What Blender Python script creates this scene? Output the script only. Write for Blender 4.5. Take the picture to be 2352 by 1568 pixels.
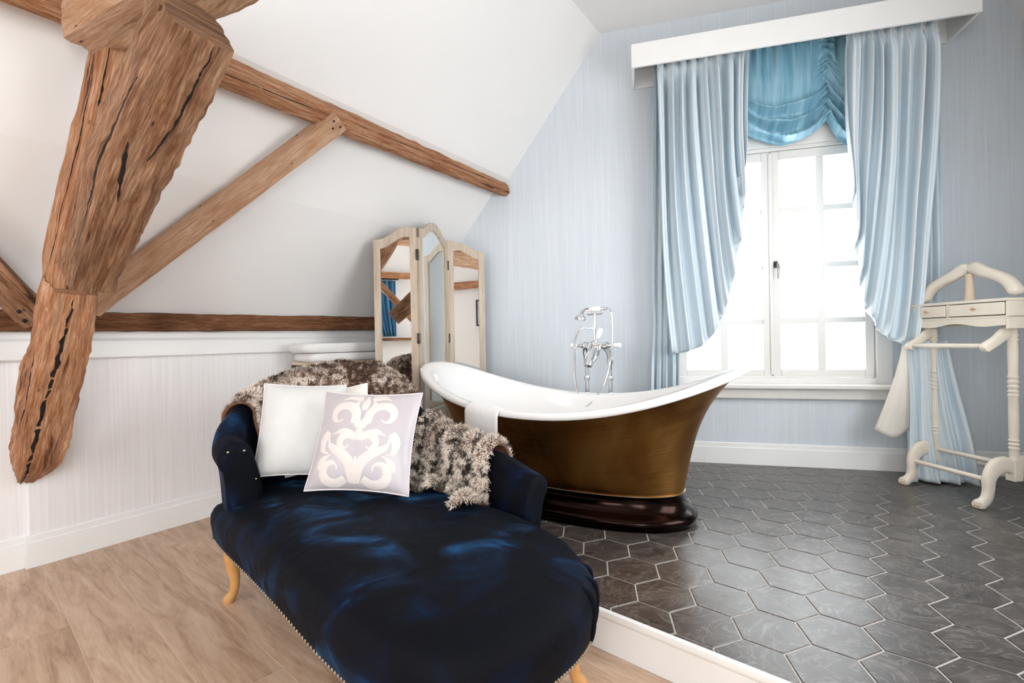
import bpy, bmesh, math, random
import numpy as np
from mathutils import Vector, Matrix, noise
from mathutils.geometry import tessellate_polygon
random.seed(7); rng = np.random.default_rng(7)
for o in list(bpy.data.objects): bpy.data.objects.remove(o)
SC = bpy.context.scene; COL = SC.collection
A_ = np.array
# ------------------------------------------------------------------ camera
FPX, PITCH, ROLL = 1070.0, -.004, -.0172
ZP = .1386                      # height of the tiled platform above the wooden floor
CZ = .8925 + ZP
cp, sp = math.cos(PITCH), math.sin(PITCH); cr, sr = math.cos(ROLL), math.sin(ROLL)
FW = A_([0, cp, sp]); U0 = A_([0, -sp, cp]); R0 = A_([1., 0, 0])
RT = cr*R0 + sr*U0; UP = -sr*R0 + cr*U0
CAM = A_([0, 0, CZ])
cd = bpy.data.cameras.new('camera'); co = bpy.data.objects.new('camera', cd); COL.objects.link(co)
cd.sensor_width = 36; cd.lens = FPX*36/2352; cd.clip_start = .02
M = Matrix.Identity(4)
for k in range(3):
    M[k][0] = RT[k]; M[k][1] = UP[k]; M[k][2] = -FW[k]; M[k][3] = CAM[k]
co.matrix_world = M; SC.camera = co
# ------------------------------------------------------------------ room axes (metres)
COR = A_([-1.024, 3.936, 0.])
dL = A_([.5840, .8117, 0]); nL = A_([-.8117, .5840, 0])          # along / out of the left wall
dB = A_([.9670, -.2548, 0]); nB = A_([.2548, .9670, 0])          # along / out of the window wall
ANG = math.radians(-39.7)
aD = A_([math.cos(ANG), math.sin(ANG), 0]); bD = A_([-math.sin(ANG), math.cos(ANG), 0])   # along / across the floorboards
Z_ = A_([0, 0, 1.])
ZC = 3.298                                                        # flat ceiling
def WB(s, off, z): return COR + dB*s - nB*off + Z_*z
def WL(t, q, z): return COR + dL*t - nL*q + Z_*z
def AB(a, b, z): return aD*a + bD*b + Z_*z
def ray(x, y): return FW + RT*(x-1176)/FPX - UP*(y-784)/FPX
def onpl(x, y, p, n):
    d = ray(x, y); return CAM + d*(np.dot(p-CAM, n)/np.dot(d, n))
def onB(x, y, off=0.):
    P = onpl(x, y, COR-nB*off, nB); return float(np.dot(P-COR, dB)), float(P[2])
def onz(x, y, z):
    d = ray(x, y); return CAM + d*((z-CZ)/d[2])
def aty(x, y, Y):
    d = ray(x, y); return CAM + d*(Y/d[1])
# ------------------------------------------------------------------ world, lights, exposure
SC.view_settings.view_transform = 'Standard'; SC.view_settings.look = 'None'
SC.view_settings.gamma = 1; SC.view_settings.use_curve_mapping = False
SC.view_settings.exposure = 0.2
w = bpy.data.worlds.new('sky'); SC.world = w; w.use_nodes = True
bg = w.node_tree.nodes['Background']; bg.inputs[0].default_value = (.95, .975, 1, 1); bg.inputs[1].default_value = 6.0
def area(name, P, direction, sx, sy, power, col=(1, 1, 1)):
    ld = bpy.data.lights.new(name, 'AREA'); ld.shape = 'RECTANGLE'; ld.size = sx; ld.size_y = sy; ld.energy = power; ld.color = col
    o = bpy.data.objects.new(name, ld); COL.objects.link(o)
    o.rotation_euler = Vector(direction).to_track_quat('-Z', 'Y').to_euler(); o.location = Vector(P); return o
REAR = -5.3                                                       # rear wall, behind the camera
QWR = 4.36*.9337                                                  # right wall
area('daylight_window_front', WB(2.905, -.42, 1.55), -nB, 1.2, 1.6, 8, (.95, .98, 1))
area('daylight_window_rear', WL(REAR-.3, 1.17, 1.6), dL, .9, .8, 26, (1, .985, .975))
area('daylight_window_rear', WL(REAR-.3, 2.95, 1.45), dL, 1.3, 1.7, 20, (1, .985, .975))
area('added_fill_right', WL(-3.55, QWR+.3, 1.5), nL, 1.5, 1.4, 33, (1, .985, .975))  # added fill lamp from the right, brightens the left slope
area('added_fill_right', WL(-.55, QWR+.3, 1.5), nL, 1.3, 1.4, 18, (1, .99, .98))  # second added fill lamp, evens the light towards the corner
# ------------------------------------------------------------------ materials
MATS = {}
def L2(c): return tuple(((x/255)/12.92 if x/255 <= .04045 else ((x/255+.055)/1.055)**2.4) for x in c)
class NT:
    def __init__(s, name):
        s.m = bpy.data.materials.new(name); s.m.use_nodes = True; s.t = s.m.node_tree; s.n = s.t.nodes; s.l = s.t.links
        s.p = s.n['Principled BSDF']; MATS[name] = s.m
    def add(s, typ, **kw):
        n = s.n.new(typ)
        for k, v in kw.items():
            if k in n.inputs.keys() if not hasattr(n, k) else False: n.inputs[k].default_value = v
            else: setattr(n, k, v)
        return n
    def link(s, a, b): s.l.new(a, b)
    def coord(s, kind='Object', scale=(1, 1, 1), rot=(0, 0, 0)):
        c = s.add('ShaderNodeTexCoord'); mp = s.add('ShaderNodeMapping')
        mp.inputs['Scale'].default_value = scale; mp.inputs['Rotation'].default_value = rot
        s.link(c.outputs[kind], mp.inputs['Vector']); return mp.outputs['Vector']
    def noise(s, vec, scale=5, detail=4, rough=.55, dist=0):
        n = s.add('ShaderNodeTexNoise'); n.inputs['Scale'].default_value = scale; n.inputs['Detail'].default_value = detail
        n.inputs['Roughness'].default_value = rough; n.inputs['Distortion'].default_value = dist
        s.link(vec, n.inputs['Vector']); return n.outputs['Fac']
    def ramp(s, fac, stops):
        r = s.add('ShaderNodeValToRGB'); el = r.color_ramp.elements
        while len(el) < len(stops): el.new(.5)
        for e, (p, c) in zip(el, stops): e.position = p; e.color = (*c, 1)
        s.link(fac, r.inputs['Fac']); return r.outputs['Color']
    def mix(s, fac, a, b, mode='MIX'):
        m = s.add('ShaderNodeMix'); m.data_type = 'RGBA'; m.blend_type = mode
        for sock, v in ((m.inputs[0], fac), (m.inputs[6], a), (m.inputs[7], b)):
            if isinstance(v, (int, float)): sock.default_value = v
            elif isinstance(v, tuple): sock.default_value = (*v, 1)
            else: s.link(v, sock)
        return m.outputs[2]
    def bump(s, h, strength=.3, dist=.01):
        b = s.add('ShaderNodeBump'); b.inputs['Strength'].default_value = strength; b.inputs['Distance'].default_value = dist
        s.link(h, b.inputs['Height']); s.link(b.outputs['Normal'], s.p.inputs['Normal'])
    def set(s, **kw):
        for k, v in kw.items():
            i = s.p.inputs[k.replace('_', ' ')]
            if isinstance(v, (int, float)): i.default_value = v
            elif isinstance(v, tuple): i.default_value = (*v, 1) if len(v) == 3 else v
            else: s.link(v, i)
        return s
def simple(name, rgb, rough=.5, metal=0, var=.04, scale=8, **kw):
    n = NT(name); c = L2(rgb); f = n.noise(n.coord(), scale, 3)
    n.set(Base_Color=n.ramp(f, [(.3, tuple(x*(1-var) for x in c)), (.7, tuple(min(1, x*(1+var)) for x in c))]), Roughness=rough, Metallic=metal, **kw); return n
n = simple('plaster', (236, 235, 234), .85, var=.012, scale=1.5); n.bump(n.noise(n.coord(), 60, 3), .05, .004)
n = simple('trim_paint', (243, 243, 242), .38, var=.01)
# grass-cloth wallpaper: fine upright threads
n = NT('wallpaper'); v = n.coord(scale=(1, 1, .012)); f = n.noise(v, 130, 2, .6); g = n.noise(n.coord(scale=(1, 1, .05)), 26, 3)
c = n.ramp(f, [(.3, L2((203, 212, 222))), (.55, L2((212, 219, 226))), (.75, L2((220, 226, 230)))])
n.set(Base_Color=n.mix(.25, c, n.ramp(g, [(.35, L2((206, 214, 222))), (.7, L2((218, 223, 228)))])), Roughness=.5); n.bump(f, .06, .002)
n = NT('wallpaper_grey'); v = n.coord(scale=(1, 1, .012)); f = n.noise(v, 130, 2, .6)
n.set(Base_Color=n.ramp(f, [(.3, L2((233, 231, 232))), (.55, L2((240, 238, 238))), (.75, L2((245, 243, 242)))]), Roughness=.55); n.bump(f, .12, .003)
# oak boards
n = NT('oak_plank'); oi = n.add('ShaderNodeObjectInfo'); v0 = n.coord(rot=(0, 0, -ANG)); mp_ = n.add('ShaderNodeMapping'); mp_.inputs['Scale'].default_value = (1.2, 9, 1); n.link(v0, mp_.inputs['Vector']); v = mp_.outputs['Vector']
va = n.add('ShaderNodeVectorMath'); va.operation = 'ADD'; sc_ = n.add('ShaderNodeVectorMath'); sc_.operation = 'SCALE'; sc_.inputs['Scale'].default_value = 37
n.link(oi.outputs['Random'], sc_.inputs[0]); n.link(v, va.inputs[0]); n.link(sc_.outputs[0], va.inputs[1])
f = n.noise(va.outputs[0], 2.2, 6, .6, 1.2); f2 = n.noise(va.outputs[0], 14, 3, .6)
c = n.ramp(f, [(.28, L2((166, 130, 104))), (.5, L2((207, 174, 147))), (.72, L2((228, 200, 175)))])
c = n.mix(.18, c, n.ramp(f2, [(.35, L2((146, 112, 88))), (.65, L2((226, 200, 176)))]))
hv = n.add('ShaderNodeHueSaturation'); n.link(c, hv.inputs['Color']); mr = n.add('ShaderNodeMapRange'); mr.inputs[3].default_value = .9; mr.inputs[4].default_value = 1.08
n.link(oi.outputs['Random'], mr.inputs[0]); n.link(mr.outputs[0], hv.inputs['Value'])
n.set(Base_Color=hv.outputs[0], Roughness=.42); n.bump(f2, .08, .002)
simple('floor_joint', (222, 200, 176), .8)
# slate hex tile
n = NT('slate_tile'); oi = n.add('ShaderNodeObjectInfo'); v = n.coord(scale=(1, 1.6, 1), rot=(0, 0, .5))
va = n.add('ShaderNodeVectorMath'); va.operation = 'ADD'; sc_ = n.add('ShaderNodeVectorMath'); sc_.operation = 'SCALE'; sc_.inputs['Scale'].default_value = 53
n.link(oi.outputs['Random'], sc_.inputs[0]); n.link(v, va.inputs[0]); n.link(sc_.outputs[0], va.inputs[1])
f = n.noise(va.outputs[0], 9, 6, .65, .8); vein = n.noise(va.outputs[0], 5, 3, .6, 2.5)
c = n.ramp(f, [(.3, L2((50, 46, 45))), (.55, L2((72, 66, 63))), (.75, L2((100, 92, 88)))])
vm = n.ramp(vein, [(.47, (0, 0, 0)), (.5, (.35, .35, .35)), (.53, (0, 0, 0))])
c = n.mix(vm, c, L2((150, 145, 140)))
n.set(Base_Color=c, Roughness=n.ramp(f, [(.3, (.26,)*3), (.7, (.38,)*3)]), Specular_IOR_Level=.7); n.bump(f, .1, .004)
simple('grout', (196, 190, 184), .8, var=.05)
# old timber; U runs along the timber
def timber(name, cols, crack=.5, fine=1.):
    n = NT(name); v = n.coord('UV', (1.3, 15, 1)); f = n.noise(v, 2.0, 8, .66, .7); v2 = n.coord('UV', (5, 60, 1)); f2 = n.noise(v2, 2.2, 6, .72)
    blot = n.noise(n.coord('UV', (1, 2, 1)), 3.0, 4, .6)
    c = n.ramp(f, [(.26, L2(cols[0])), (.46, L2(cols[1])), (.72, L2(cols[2]))])
    c = n.mix(.45, c, n.ramp(f2, [(.36, L2(cols[0])), (.5, L2(cols[1])), (.62, L2(cols[2]))]))
    c = n.mix(n.ramp(blot, [(.5, (0, 0, 0)), (.72, (.75, .75, .75))]), c, L2(cols[3]))
    ck = n.ramp(n.noise(n.coord('UV', (.5, 7, 1)), 2.3, 4, .6, .5), [(.335, (1, 1, 1)), (.37, (0, 0, 0))])
    c = n.mix(n.mix(1.0, ck, (crack,)*3, 'MULTIPLY'), c, L2((34, 18, 10)))
    vo = n.add('ShaderNodeTexVoronoi'); vo.inputs['Scale'].default_value = 9*fine; n.link(n.coord('UV', (.8, 2, 1)), vo.inputs['Vector'])
    c = n.mix(n.ramp(vo.outputs['Distance'], [(.05, (.85,)*3), (.085, (0, 0, 0))]), c, L2((30, 16, 9)))
    n.set(Base_Color=c, Roughness=.7, Specular_IOR_Level=.25); n.bump(n.mix(.5, f, f2), .95, .02)
timber('timber', [(86, 42, 20), (182, 122, 82), (236, 200, 168), (146, 86, 46)], .8)
timber('timber_brown', [(56, 29, 15), (142, 97, 66), (212, 174, 142), (80, 46, 25)], .8)
timber('timber_pale', [(150, 100, 68), (204, 160, 126), (234, 204, 178), (180, 128, 88)], .25)
simple('crack_dark', (22, 12, 7), .95, var=.2)
timber('timber_dark', [(42, 20, 11), (122, 78, 50), (178, 132, 98), (66, 36, 20)], .6)
# velvet; its blue highlights are painted into the colour ramp
n = NT('velvet'); f = n.noise(n.coord(scale=(1, 1.4, 1)), 4.2, 4, .55, .9)
g = n.noise(n.coord(scale=(1, 1, 1)), 11, 3, .5, 1.)
n.set(Base_Color=n.ramp(f, [(.46, L2((1, 3, 11))), (.6, L2((2, 12, 34))), (.74, L2((14, 62, 104)))]), Roughness=.75, Sheen_Weight=n.ramp(f, [(.5, (.03,)*3), (.74, (.8,)*3)]), Sheen_Roughness=.35, Sheen_Tint=L2((70, 130, 185)), Specular_IOR_Level=.15)
n.bump(n.mix(.4, f, g), .35, .02)
simple('stud', (190, 178, 160), .25, 1)
simple('beech', (206, 152, 92), .4, var=.12, scale=14)
# fabrics
n = simple('cotton', (215, 215, 214), .9, var=.015, scale=30, Sheen_Weight=.2); n.bump(n.noise(n.coord(), 220, 2), .12, .002)
n = simple('cream_cotton', (240, 236, 228), .9, var=.015, scale=30, Sheen_Weight=.2); n.bump(n.noise(n.coord(), 260, 2), .12, .002)
n = simple('satin_mauve', (196, 189, 194), .36, var=.05, scale=12, Sheen_Weight=.3)
n = simple('satin_motif', (228, 219, 215), .8, var=.02, scale=60)
simple('piping', (226, 216, 218), .5)
n = simple('terry', (240, 238, 237), .95, var=.02, scale=60, Sheen_Weight=.4); n.bump(n.noise(n.coord(), 300, 2), .5, .004)
def cloth(name, stops, freq, trans, rough=.5):
    n = NT(name); u = n.coord('UV', (freq, .15, 1)); f = n.noise(u, 6, 3, .7); c = n.ramp(f, stops)
    n.set(Base_Color=c, Roughness=rough, Sheen_Weight=.15)
    tr = n.add('ShaderNodeBsdfTranslucent'); n.link(c, tr.inputs['Color']); mx = n.add('ShaderNodeMixShader'); mx.inputs[0].default_value = trans
    n.link(n.p.outputs[0], mx.inputs[1]); n.link(tr.outputs[0], mx.inputs[2]); n.link(mx.outputs[0], n.n['Material Output'].inputs['Surface'])
cloth('curtain_stripe', [(.3, L2((186, 210, 224))), (.5, L2((215, 228, 236))), (.68, L2((240, 244, 246)))], 8, .1)
cloth('curtain_lining', [(.3, L2((238, 232, 222))), (.7, L2((248, 244, 238)))], 3, .4, .8)
cloth('shade_teal', [(.3, L2((96, 152, 178))), (.7, L2((158, 200, 216)))], 4, .02, .24)
cloth('rear_curtain', [(.3, L2((40, 100, 140))), (.7, L2((90, 160, 196)))], 5, .2, .5)
cloth('lace', [(.3, L2((244, 244, 242))), (.7, L2((252, 252, 250)))], 6, .6, .9)
# metals, ceramics
n = NT('bronze'); f = n.noise(n.coord('UV', (1.2, 90, 1)), 2, 4, .6); g = n.noise(n.coord(), 2.6, 4, .5, .6)
c = n.ramp(g, [(.35, L2((96, 58, 26))), (.52, L2((150, 102, 50))), (.7, L2((190, 144, 84)))])
n.set(Base_Color=n.mix(.25, c, n.ramp(f, [(.35, L2((110, 68, 30))), (.65, L2((200, 150, 90)))])), Metallic=1, Roughness=n.ramp(f, [(.3, (.34,)*3), (.7, (.46,)*3)]), Anisotropic=.5)
n = simple('bronze_dark', (36, 26, 23), .16, 1, var=.1, scale=5)
simple('enamel', (246, 245, 244), .12, var=.005, Coat_Weight=.4)
simple('chrome', (232, 234, 238), .07, 1, var=.01); simple('porcelain', (248, 247, 245), .15, var=.01)
simple('iron', (58, 52, 48), .45, .6); simple('mirror_glass', (244, 247, 247), .01, 1, var=.004)
n = simple('limed_wood', (232, 222, 206), .55, var=.05, scale=9); n.bump(n.noise(n.coord(scale=(1, 1, .2)), 60, 3), .15, .003)
simple('bare_wood', (196, 158, 112), .5, var=.15, scale=12)
n = NT('grey_wood'); f = n.noise(n.coord(scale=(1, 1, .1)), 50, 4, .6)
n.set(Base_Color=n.ramp(f, [(.3, L2((176, 158, 138))), (.7, L2((208, 194, 176)))]), Roughness=.5)
simple('dark_wood', (40, 24, 18), .4, var=.2); simple('rod_wood', (214, 196, 172), .5, var=.1)
n = NT('window_glass'); tb = n.add('ShaderNodeBsdfTransparent'); gb = n.add('ShaderNodeBsdfGlossy'); gb.inputs['Roughness'].default_value = .02; mx = n.add('ShaderNodeMixShader')
tb.inputs['Color'].default_value = (.97, .98, .98, 1); mx.inputs[0].default_value = .05; n.link(tb.outputs[0], mx.inputs[1]); n.link(gb.outputs[0], mx.inputs[2]); n.link(mx.outputs[0], n.n['Material Output'].inputs['Surface'])
n = simple('window_paint', (219, 216, 212), .45, var=.01)
simple('picture_paper', (226, 228, 232), .6, var=.2, scale=9); simple('black_frame', (26, 26, 30), .4)
simple('pewter', (150, 148, 142), .3, 1)
simple('straw', (206, 190, 160), .8, var=.2)
def vcol(name, rough=.6):
    n = NT(name); a = n.add('ShaderNodeVertexColor'); a.layer_name = 'Col'; n.set(Base_Color=a.outputs['Color'], Roughness=rough, Sheen_Weight=.2)
vcol('fur')
simple('fur_base', (110, 78, 58), .9, var=.5, scale=18)
# ------------------------------------------------------------------ mesh tools
ORG = {}
def _link(name, me, origin, parent):
    o = bpy.data.objects.new(name, me); COL.objects.link(o)
    if parent is not None: o.parent = parent; o.location = Vector(origin - ORG[parent])
    else: o.location = Vector(origin)
    ORG[o] = A_(origin, float); return o
def thing(name, label, cat, loc, group=None, kind=None):
    o = bpy.data.objects.new(name, None); COL.objects.link(o); o.location = Vector(loc); ORG[o] = A_(loc, float); o.empty_display_size = .1
    return tag(o, label, cat, group, kind)
def tag(o, label=None, cat=None, group=None, kind=None):
    if label: o['label'] = label
    if cat: o['category'] = cat
    if group: o['group'] = group
    if kind: o['kind'] = kind
    return o
class MB:
    def __init__(s): s.V = []; s.F = []; s.UV = {}; s.C = {}
    def add(s, V, F, uv=None, col=None):
        k = len(s.V); s.V += [A_(v, float) for v in V]; s.F += [tuple(i+k for i in f) for f in F]
        if uv is not None:
            for i, q in enumerate(uv): s.UV[k+i] = q
        if col is not None:
            for i, q in enumerate(col): s.C[k+i] = q
        return s
    def box(s, c, size, axes=None, bev=0., seg=2):
        bm = bmesh.new(); bmesh.ops.create_cube(bm, size=1)
        for v in bm.verts: v.co = Vector((v.co.x*size[0], v.co.y*size[1], v.co.z*size[2]))
        if bev > 0: bmesh.ops.bevel(bm, geom=bm.edges[:], offset=bev, segments=seg, affect='EDGES', profile=.5)
        ax = A_(axes) if axes is not None else np.eye(3)
        bm.verts.index_update()
        V = [A_(c)+ax[0]*v.co.x+ax[1]*v.co.y+ax[2]*v.co.z for v in bm.verts]; F = [[v.index for v in f.verts] for f in bm.faces]
        flip = np.linalg.det(ax) < 0
        if flip: F = [f[::-1] for f in F]
        bm.free(); return s.add(V, F)
    def tube(s, pts, r, seg=10, cap=True, closed=False):
        pts = [A_(p, float) for p in pts]; n = len(pts); r = [r]*n if np.isscalar(r) else list(r)
        T = [pts[min(i+1, n-1)]-pts[max(i-1, 0)] for i in range(n)]
        if closed: T = [pts[(i+1) % n]-pts[i-1] for i in range(n)]
        T = [t/(np.linalg.norm(t)+1e-9) for t in T]
        ref = A_([0, 0, 1.]) if abs(T[0][2]) < .9 else A_([1., 0, 0])
        N = np.cross(T[0], ref); N /= np.linalg.norm(N); V = []; uv = []; ln = 0
        for i in range(n):
            N = N-T[i]*np.dot(N, T[i]); N /= np.linalg.norm(N); Bn = np.cross(T[i], N)
            if i: ln += np.linalg.norm(pts[i]-pts[i-1])
            for k in range(seg):
                an = 2*math.pi*k/seg; V.append(pts[i]+r[i]*(math.cos(an)*N+math.sin(an)*Bn)); uv.append((ln, k/seg*6.28*r[i]))
        F = []
        for i in range(n if closed else n-1):
            j = (i+1) % n
            for k in range(seg): F.append((i*seg+k, i*seg+(k+1) % seg, j*seg+(k+1) % seg, j*seg+k))
        if cap and not closed: F += [tuple(range(seg))[::-1], tuple((n-1)*seg+k for k in range(seg))]
        return s.add(V, F, uv)
    def lathe(s, prof, o, axis=(0, 0, 1), seg=20, cap=True):
        ax = A_(axis, float); ax /= np.linalg.norm(ax); ref = A_([1., 0, 0]) if abs(ax[0]) < .9 else A_([0, 1., 0])
        N = np.cross(ax, ref); N /= np.linalg.norm(N); Bn = np.cross(ax, N); V = []; F = []; n = len(prof)
        for (r, h) in prof:
            for k in range(seg):
                an = 2*math.pi*k/seg; V.append(A_(o)+ax*h+max(r, 1e-4)*(math.cos(an)*N+math.sin(an)*Bn))
        for i in range(n-1):
            for k in range(seg): F.append((i*seg+k, i*seg+(k+1) % seg, (i+1)*seg+(k+1) % seg, (i+1)*seg+k))
        if cap: F += [tuple(range(seg))[::-1], tuple((n-1)*seg+k for k in range(seg))]
        return s.add(V, F)
    def grid(s, P, closeu=False, closev=False, uv=None, flip=False):
        P = A_(P, float); nu, nv = P.shape[:2]; F = []
        for i in range(nu if closeu else nu-1):
            for j in range(nv if closev else nv-1):
                a, b, c, d = i*nv+j, ((i+1) % nu)*nv+j, ((i+1) % nu)*nv+(j+1) % nv, i*nv+(j+1) % nv
                F.append((a, d, c, b) if flip else (a, b, c, d))
        return s.add(P.reshape(-1, 3), F, None if uv is None else A_(uv).reshape(-1, 2))
    def prism(s, poly, o, ex, ey, ez, d0, d1):
        n = len(poly); V = [A_(o)+A_(ex)*p[0]+A_(ey)*p[1]+A_(ez)*d for d in (d0, d1) for p in poly]
        F = [tuple(range(n))[::-1], tuple(range(n, 2*n))]+[(i, (i+1) % n, n+(i+1) % n, n+i) for i in range(n)]
        return s.add(V, F)
    def build(s, name, mat, parent=None, origin=None, smooth=True, angle=38, recalc=True, solid=0.):
        V = A_(s.V)
        if origin is None: origin = ORG[parent] if parent is not None else A_([V[:, 0].mean(), V[:, 1].mean(), V[:, 2].min()])
        me = bpy.data.meshes.new(name); me.from_pydata([tuple(v) for v in V-origin], [], s.F)
        if s.UV:
            ul = me.uv_layers.new(name='UVMap'); li = np.zeros(len(me.loops), np.int32); me.loops.foreach_get('vertex_index', li)
            arr = np.zeros((len(V), 2), np.float32)
            for k, q in s.UV.items(): arr[k] = q
            ul.data.foreach_set('uv', arr[li].ravel())
        if s.C:
            ca = me.color_attributes.new('Col', 'FLOAT_COLOR', 'POINT'); arr = np.ones((len(V), 4), np.float32)
            for k, q in s.C.items(): arr[k, :3] = q
            ca.data.foreach_set('color', arr.ravel())
        if recalc:
            bm = bmesh.new(); bm.from_mesh(me); bmesh.ops.recalc_face_normals(bm, faces=bm.faces); bm.to_mesh(me); bm.free()
        if smooth:
            me.polygons.foreach_set('use_smooth', [True]*len(me.polygons))
            if angle: me.set_sharp_from_angle(angle=math.radians(angle))
        me.materials.append(MATS[mat]); o = _link(name, me, origin, parent)
        if solid:
            md = o.modifiers.new('thickness', 'SOLIDIFY'); md.thickness = solid; md.offset = 0
        return o
def sstep(x): x = np.clip(x, 0, 1); return x*x*(3-2*x)
def catmull(P, n):
    P = A_(P, float); Q = np.vstack([2*P[0]-P[1], P, 2*P[-1]-P[-2]]); out = []
    for t in np.linspace(0, len(P)-1, n):
        i = min(int(t), len(P)-2); f = t-i; a, b, c, d = Q[i:i+4]
        out.append(.5*((2*b)+(-a+c)*f+(2*a-5*b+4*c-d)*f*f+(-a+3*b-3*c+d)*f**3))
    return A_(out)
def clip(poly, n, d):                                            # keep n.p <= d
    out = []
    for i in range(len(poly)):
        p, q = poly[i], poly[(i+1) % len(poly)]; fp, fq = np.dot(n, p)-d, np.dot(n, q)-d
        if fp <= 0: out.append(p)
        if (fp < 0 < fq) or (fq < 0 < fp): out.append(p+(q-p)*(fp/(fp-fq)))
    return out
def panel(mb, outer, holes, o, ex, ey, ez, th):                  # flat slab with holes; ez points out of the room
    loops = [outer]+holes; flat = [p for l in loops for p in l]
    tri = tessellate_polygon([[Vector((p[0], p[1], 0)) for p in l] for l in loops])
    n = len(flat); V = [A_(o)+A_(ex)*p[0]+A_(ey)*p[1]+A_(ez)*d for d in (0, th) for p in flat]
    F = [tuple(t) for t in tri]+[tuple(i+n for i in t[::-1]) for t in tri]; k = 0
    for l in loops:
        m = len(l); F += [(k+i, k+(i+1) % m, n+k+(i+1) % m, n+k+i) for i in range(m)]; k += m
    mb.add(V, F); return mb
def S(o): o['kind'] = 'structure'; return o
# ------------------------------------------------------------------ room shell
QK = .9337                                                        # q (distance from left wall) per metre along the window wall
SR = 4.36; QR = SR*QK
PROF = [(0, 1.115), (.608, 1.826), (.86, 2.19), (.986, 2.293), (1.66, ZC)]
RPROF = [(4.07, ZC), (4.21, 3.06), (4.29, 2.92), (SR, 2.80)]      # right slope on the window wall (s, z)
outer = [(0, 0), (SR, 0)]+[(s, z) for s, z in RPROF[::-1]]+[(q/QK, z) for q, z in PROF[::-1]]
WS0, WS1, WZ0, WZ1 = 2.27, 3.54, .70, 2.43
hole = [(WS0, WZ0), (WS1, WZ0), (WS1, WZ1), (WS0, WZ1)]
S(panel(MB(), outer, [hole], COR, dB, Z_, nB, .3).build('wall_back', 'wallpaper', smooth=False))
TJ = -2.155                                                       # the left wall steps back a little on this side of the old post
mb = MB(); mb.box(WL(TJ/2, -.1, .56), (-TJ, .2, 1.12), [dL, nL, Z_]); mb.box(WL((TJ+REAR)/2, -.125, .56), (TJ-REAR, .2, 1.12), [dL, nL, Z_])
S(mb.build('wall_left', 'wallpaper_grey', smooth=False))
def tB(q): return q/QK*float(np.dot(dB, dL))                      # t of the window wall at distance q
mb = MB()
for i in range(len(PROF)-1):
    (q0, z0), (q1, z1) = PROF[i], PROF[i+1]
    mb.add([WL(REAR-.2, q0, z0), WL(tB(q0)+.05, q0, z0), WL(tB(q1)+.05, q1, z1), WL(REAR-.2, q1, z1)], [(0, 1, 2, 3)])
    mb.add([WL(REAR-.2, q0, z0+.2), WL(tB(q0)+.05, q0, z0+.2), WL(tB(q1)+.05, q1, z1+.2), WL(REAR-.2, q1, z1+.2)], [(3, 2, 1, 0)])
S(mb.build('ceiling_left', 'plaster', smooth=False))
qa, qb = PROF[-1][0], RPROF[0][0]*QK
mb = MB(); mb.add([WL(REAR-.2, qa, ZC), WL(tB(qa)+.05, qa, ZC), WL(tB(qb)+.05, qb, ZC), WL(REAR-.2, qb, ZC)]+[WL(REAR-.2, qa, ZC+.2), WL(tB(qa)+.05, qa, ZC+.2), WL(tB(qb)+.05, qb, ZC+.2), WL(REAR-.2, qb, ZC+.2)],
   [(0, 1, 2, 3), (7, 6, 5, 4), (0, 4, 5, 1), (1, 5, 6, 2), (2, 6, 7, 3), (3, 7, 4, 0)])
S(mb.build('ceiling', 'plaster', smooth=False))
mb = MB()
for i in range(len(RPROF)-1):
    (q0, z0), (q1, z1) = [(s*QK, z) for s, z in RPROF[i:i+2]]
    mb.add([WL(REAR-.2, q0, z0), WL(tB(q0)+.05, q0, z0), WL(tB(q1)+.05, q1, z1), WL(REAR-.2, q1, z1)], [(0, 1, 2, 3)])
    mb.add([WL(REAR-.2, q0, z0+.2), WL(tB(q0)+.05, q0, z0+.2), WL(tB(q1)+.05, q1, z1+.2), WL(REAR-.2, q1, z1+.2)], [(3, 2, 1, 0)])
S(mb.build('ceiling_right', 'plaster', smooth=False))
S(panel(MB(), [(REAR, 0), (tB(QR)+.05, 0), (tB(QR)+.05, 2.84), (REAR, 2.84)], [[(a, .8), (b, .8), (b, 2.2), (a, 2.2)] for a, b in ((-4.3, -2.8), (-1.2, .1))], WL(0, QR, 0), dL, Z_, -nL, .2).build('wall_right', 'plaster', smooth=False))  # both openings are added to let the fill lamps in
# boxed-in purlin where the right slope meets the window wall
mb = MB(); q0 = 4.298*QK; mb.prism([(0, 2.60), (.015, 2.54), (.05, 2.51), (.056, 2.50), (.056, 2.92), (0, 2.92)], WL(0, q0, 0), -nL, Z_, dL, tB(q0)-.9, tB(q0)+.02)
S(mb.build('trim_3', 'plaster', smooth=False))
# rear wall with two windows
rp = [(0, 0), (QR, 0)]+[(s*QK, z) for s, z in RPROF[::-1]]+[(q, z) for q, z in PROF[::-1]]
RW = [(.55, 1.75), (2.7, 3.9)]
S(panel(MB(), rp, [[(.72, 1.2), (1.62, 1.2), (1.62, 2.0), (.72, 2.0)], [(2.3, .6), (3.6, .6), (3.6, 2.3), (2.3, 2.3)]], WL(REAR, 0, 0), -nL, Z_, -dL, .2).build('wall_rear', 'plaster', smooth=False))
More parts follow.
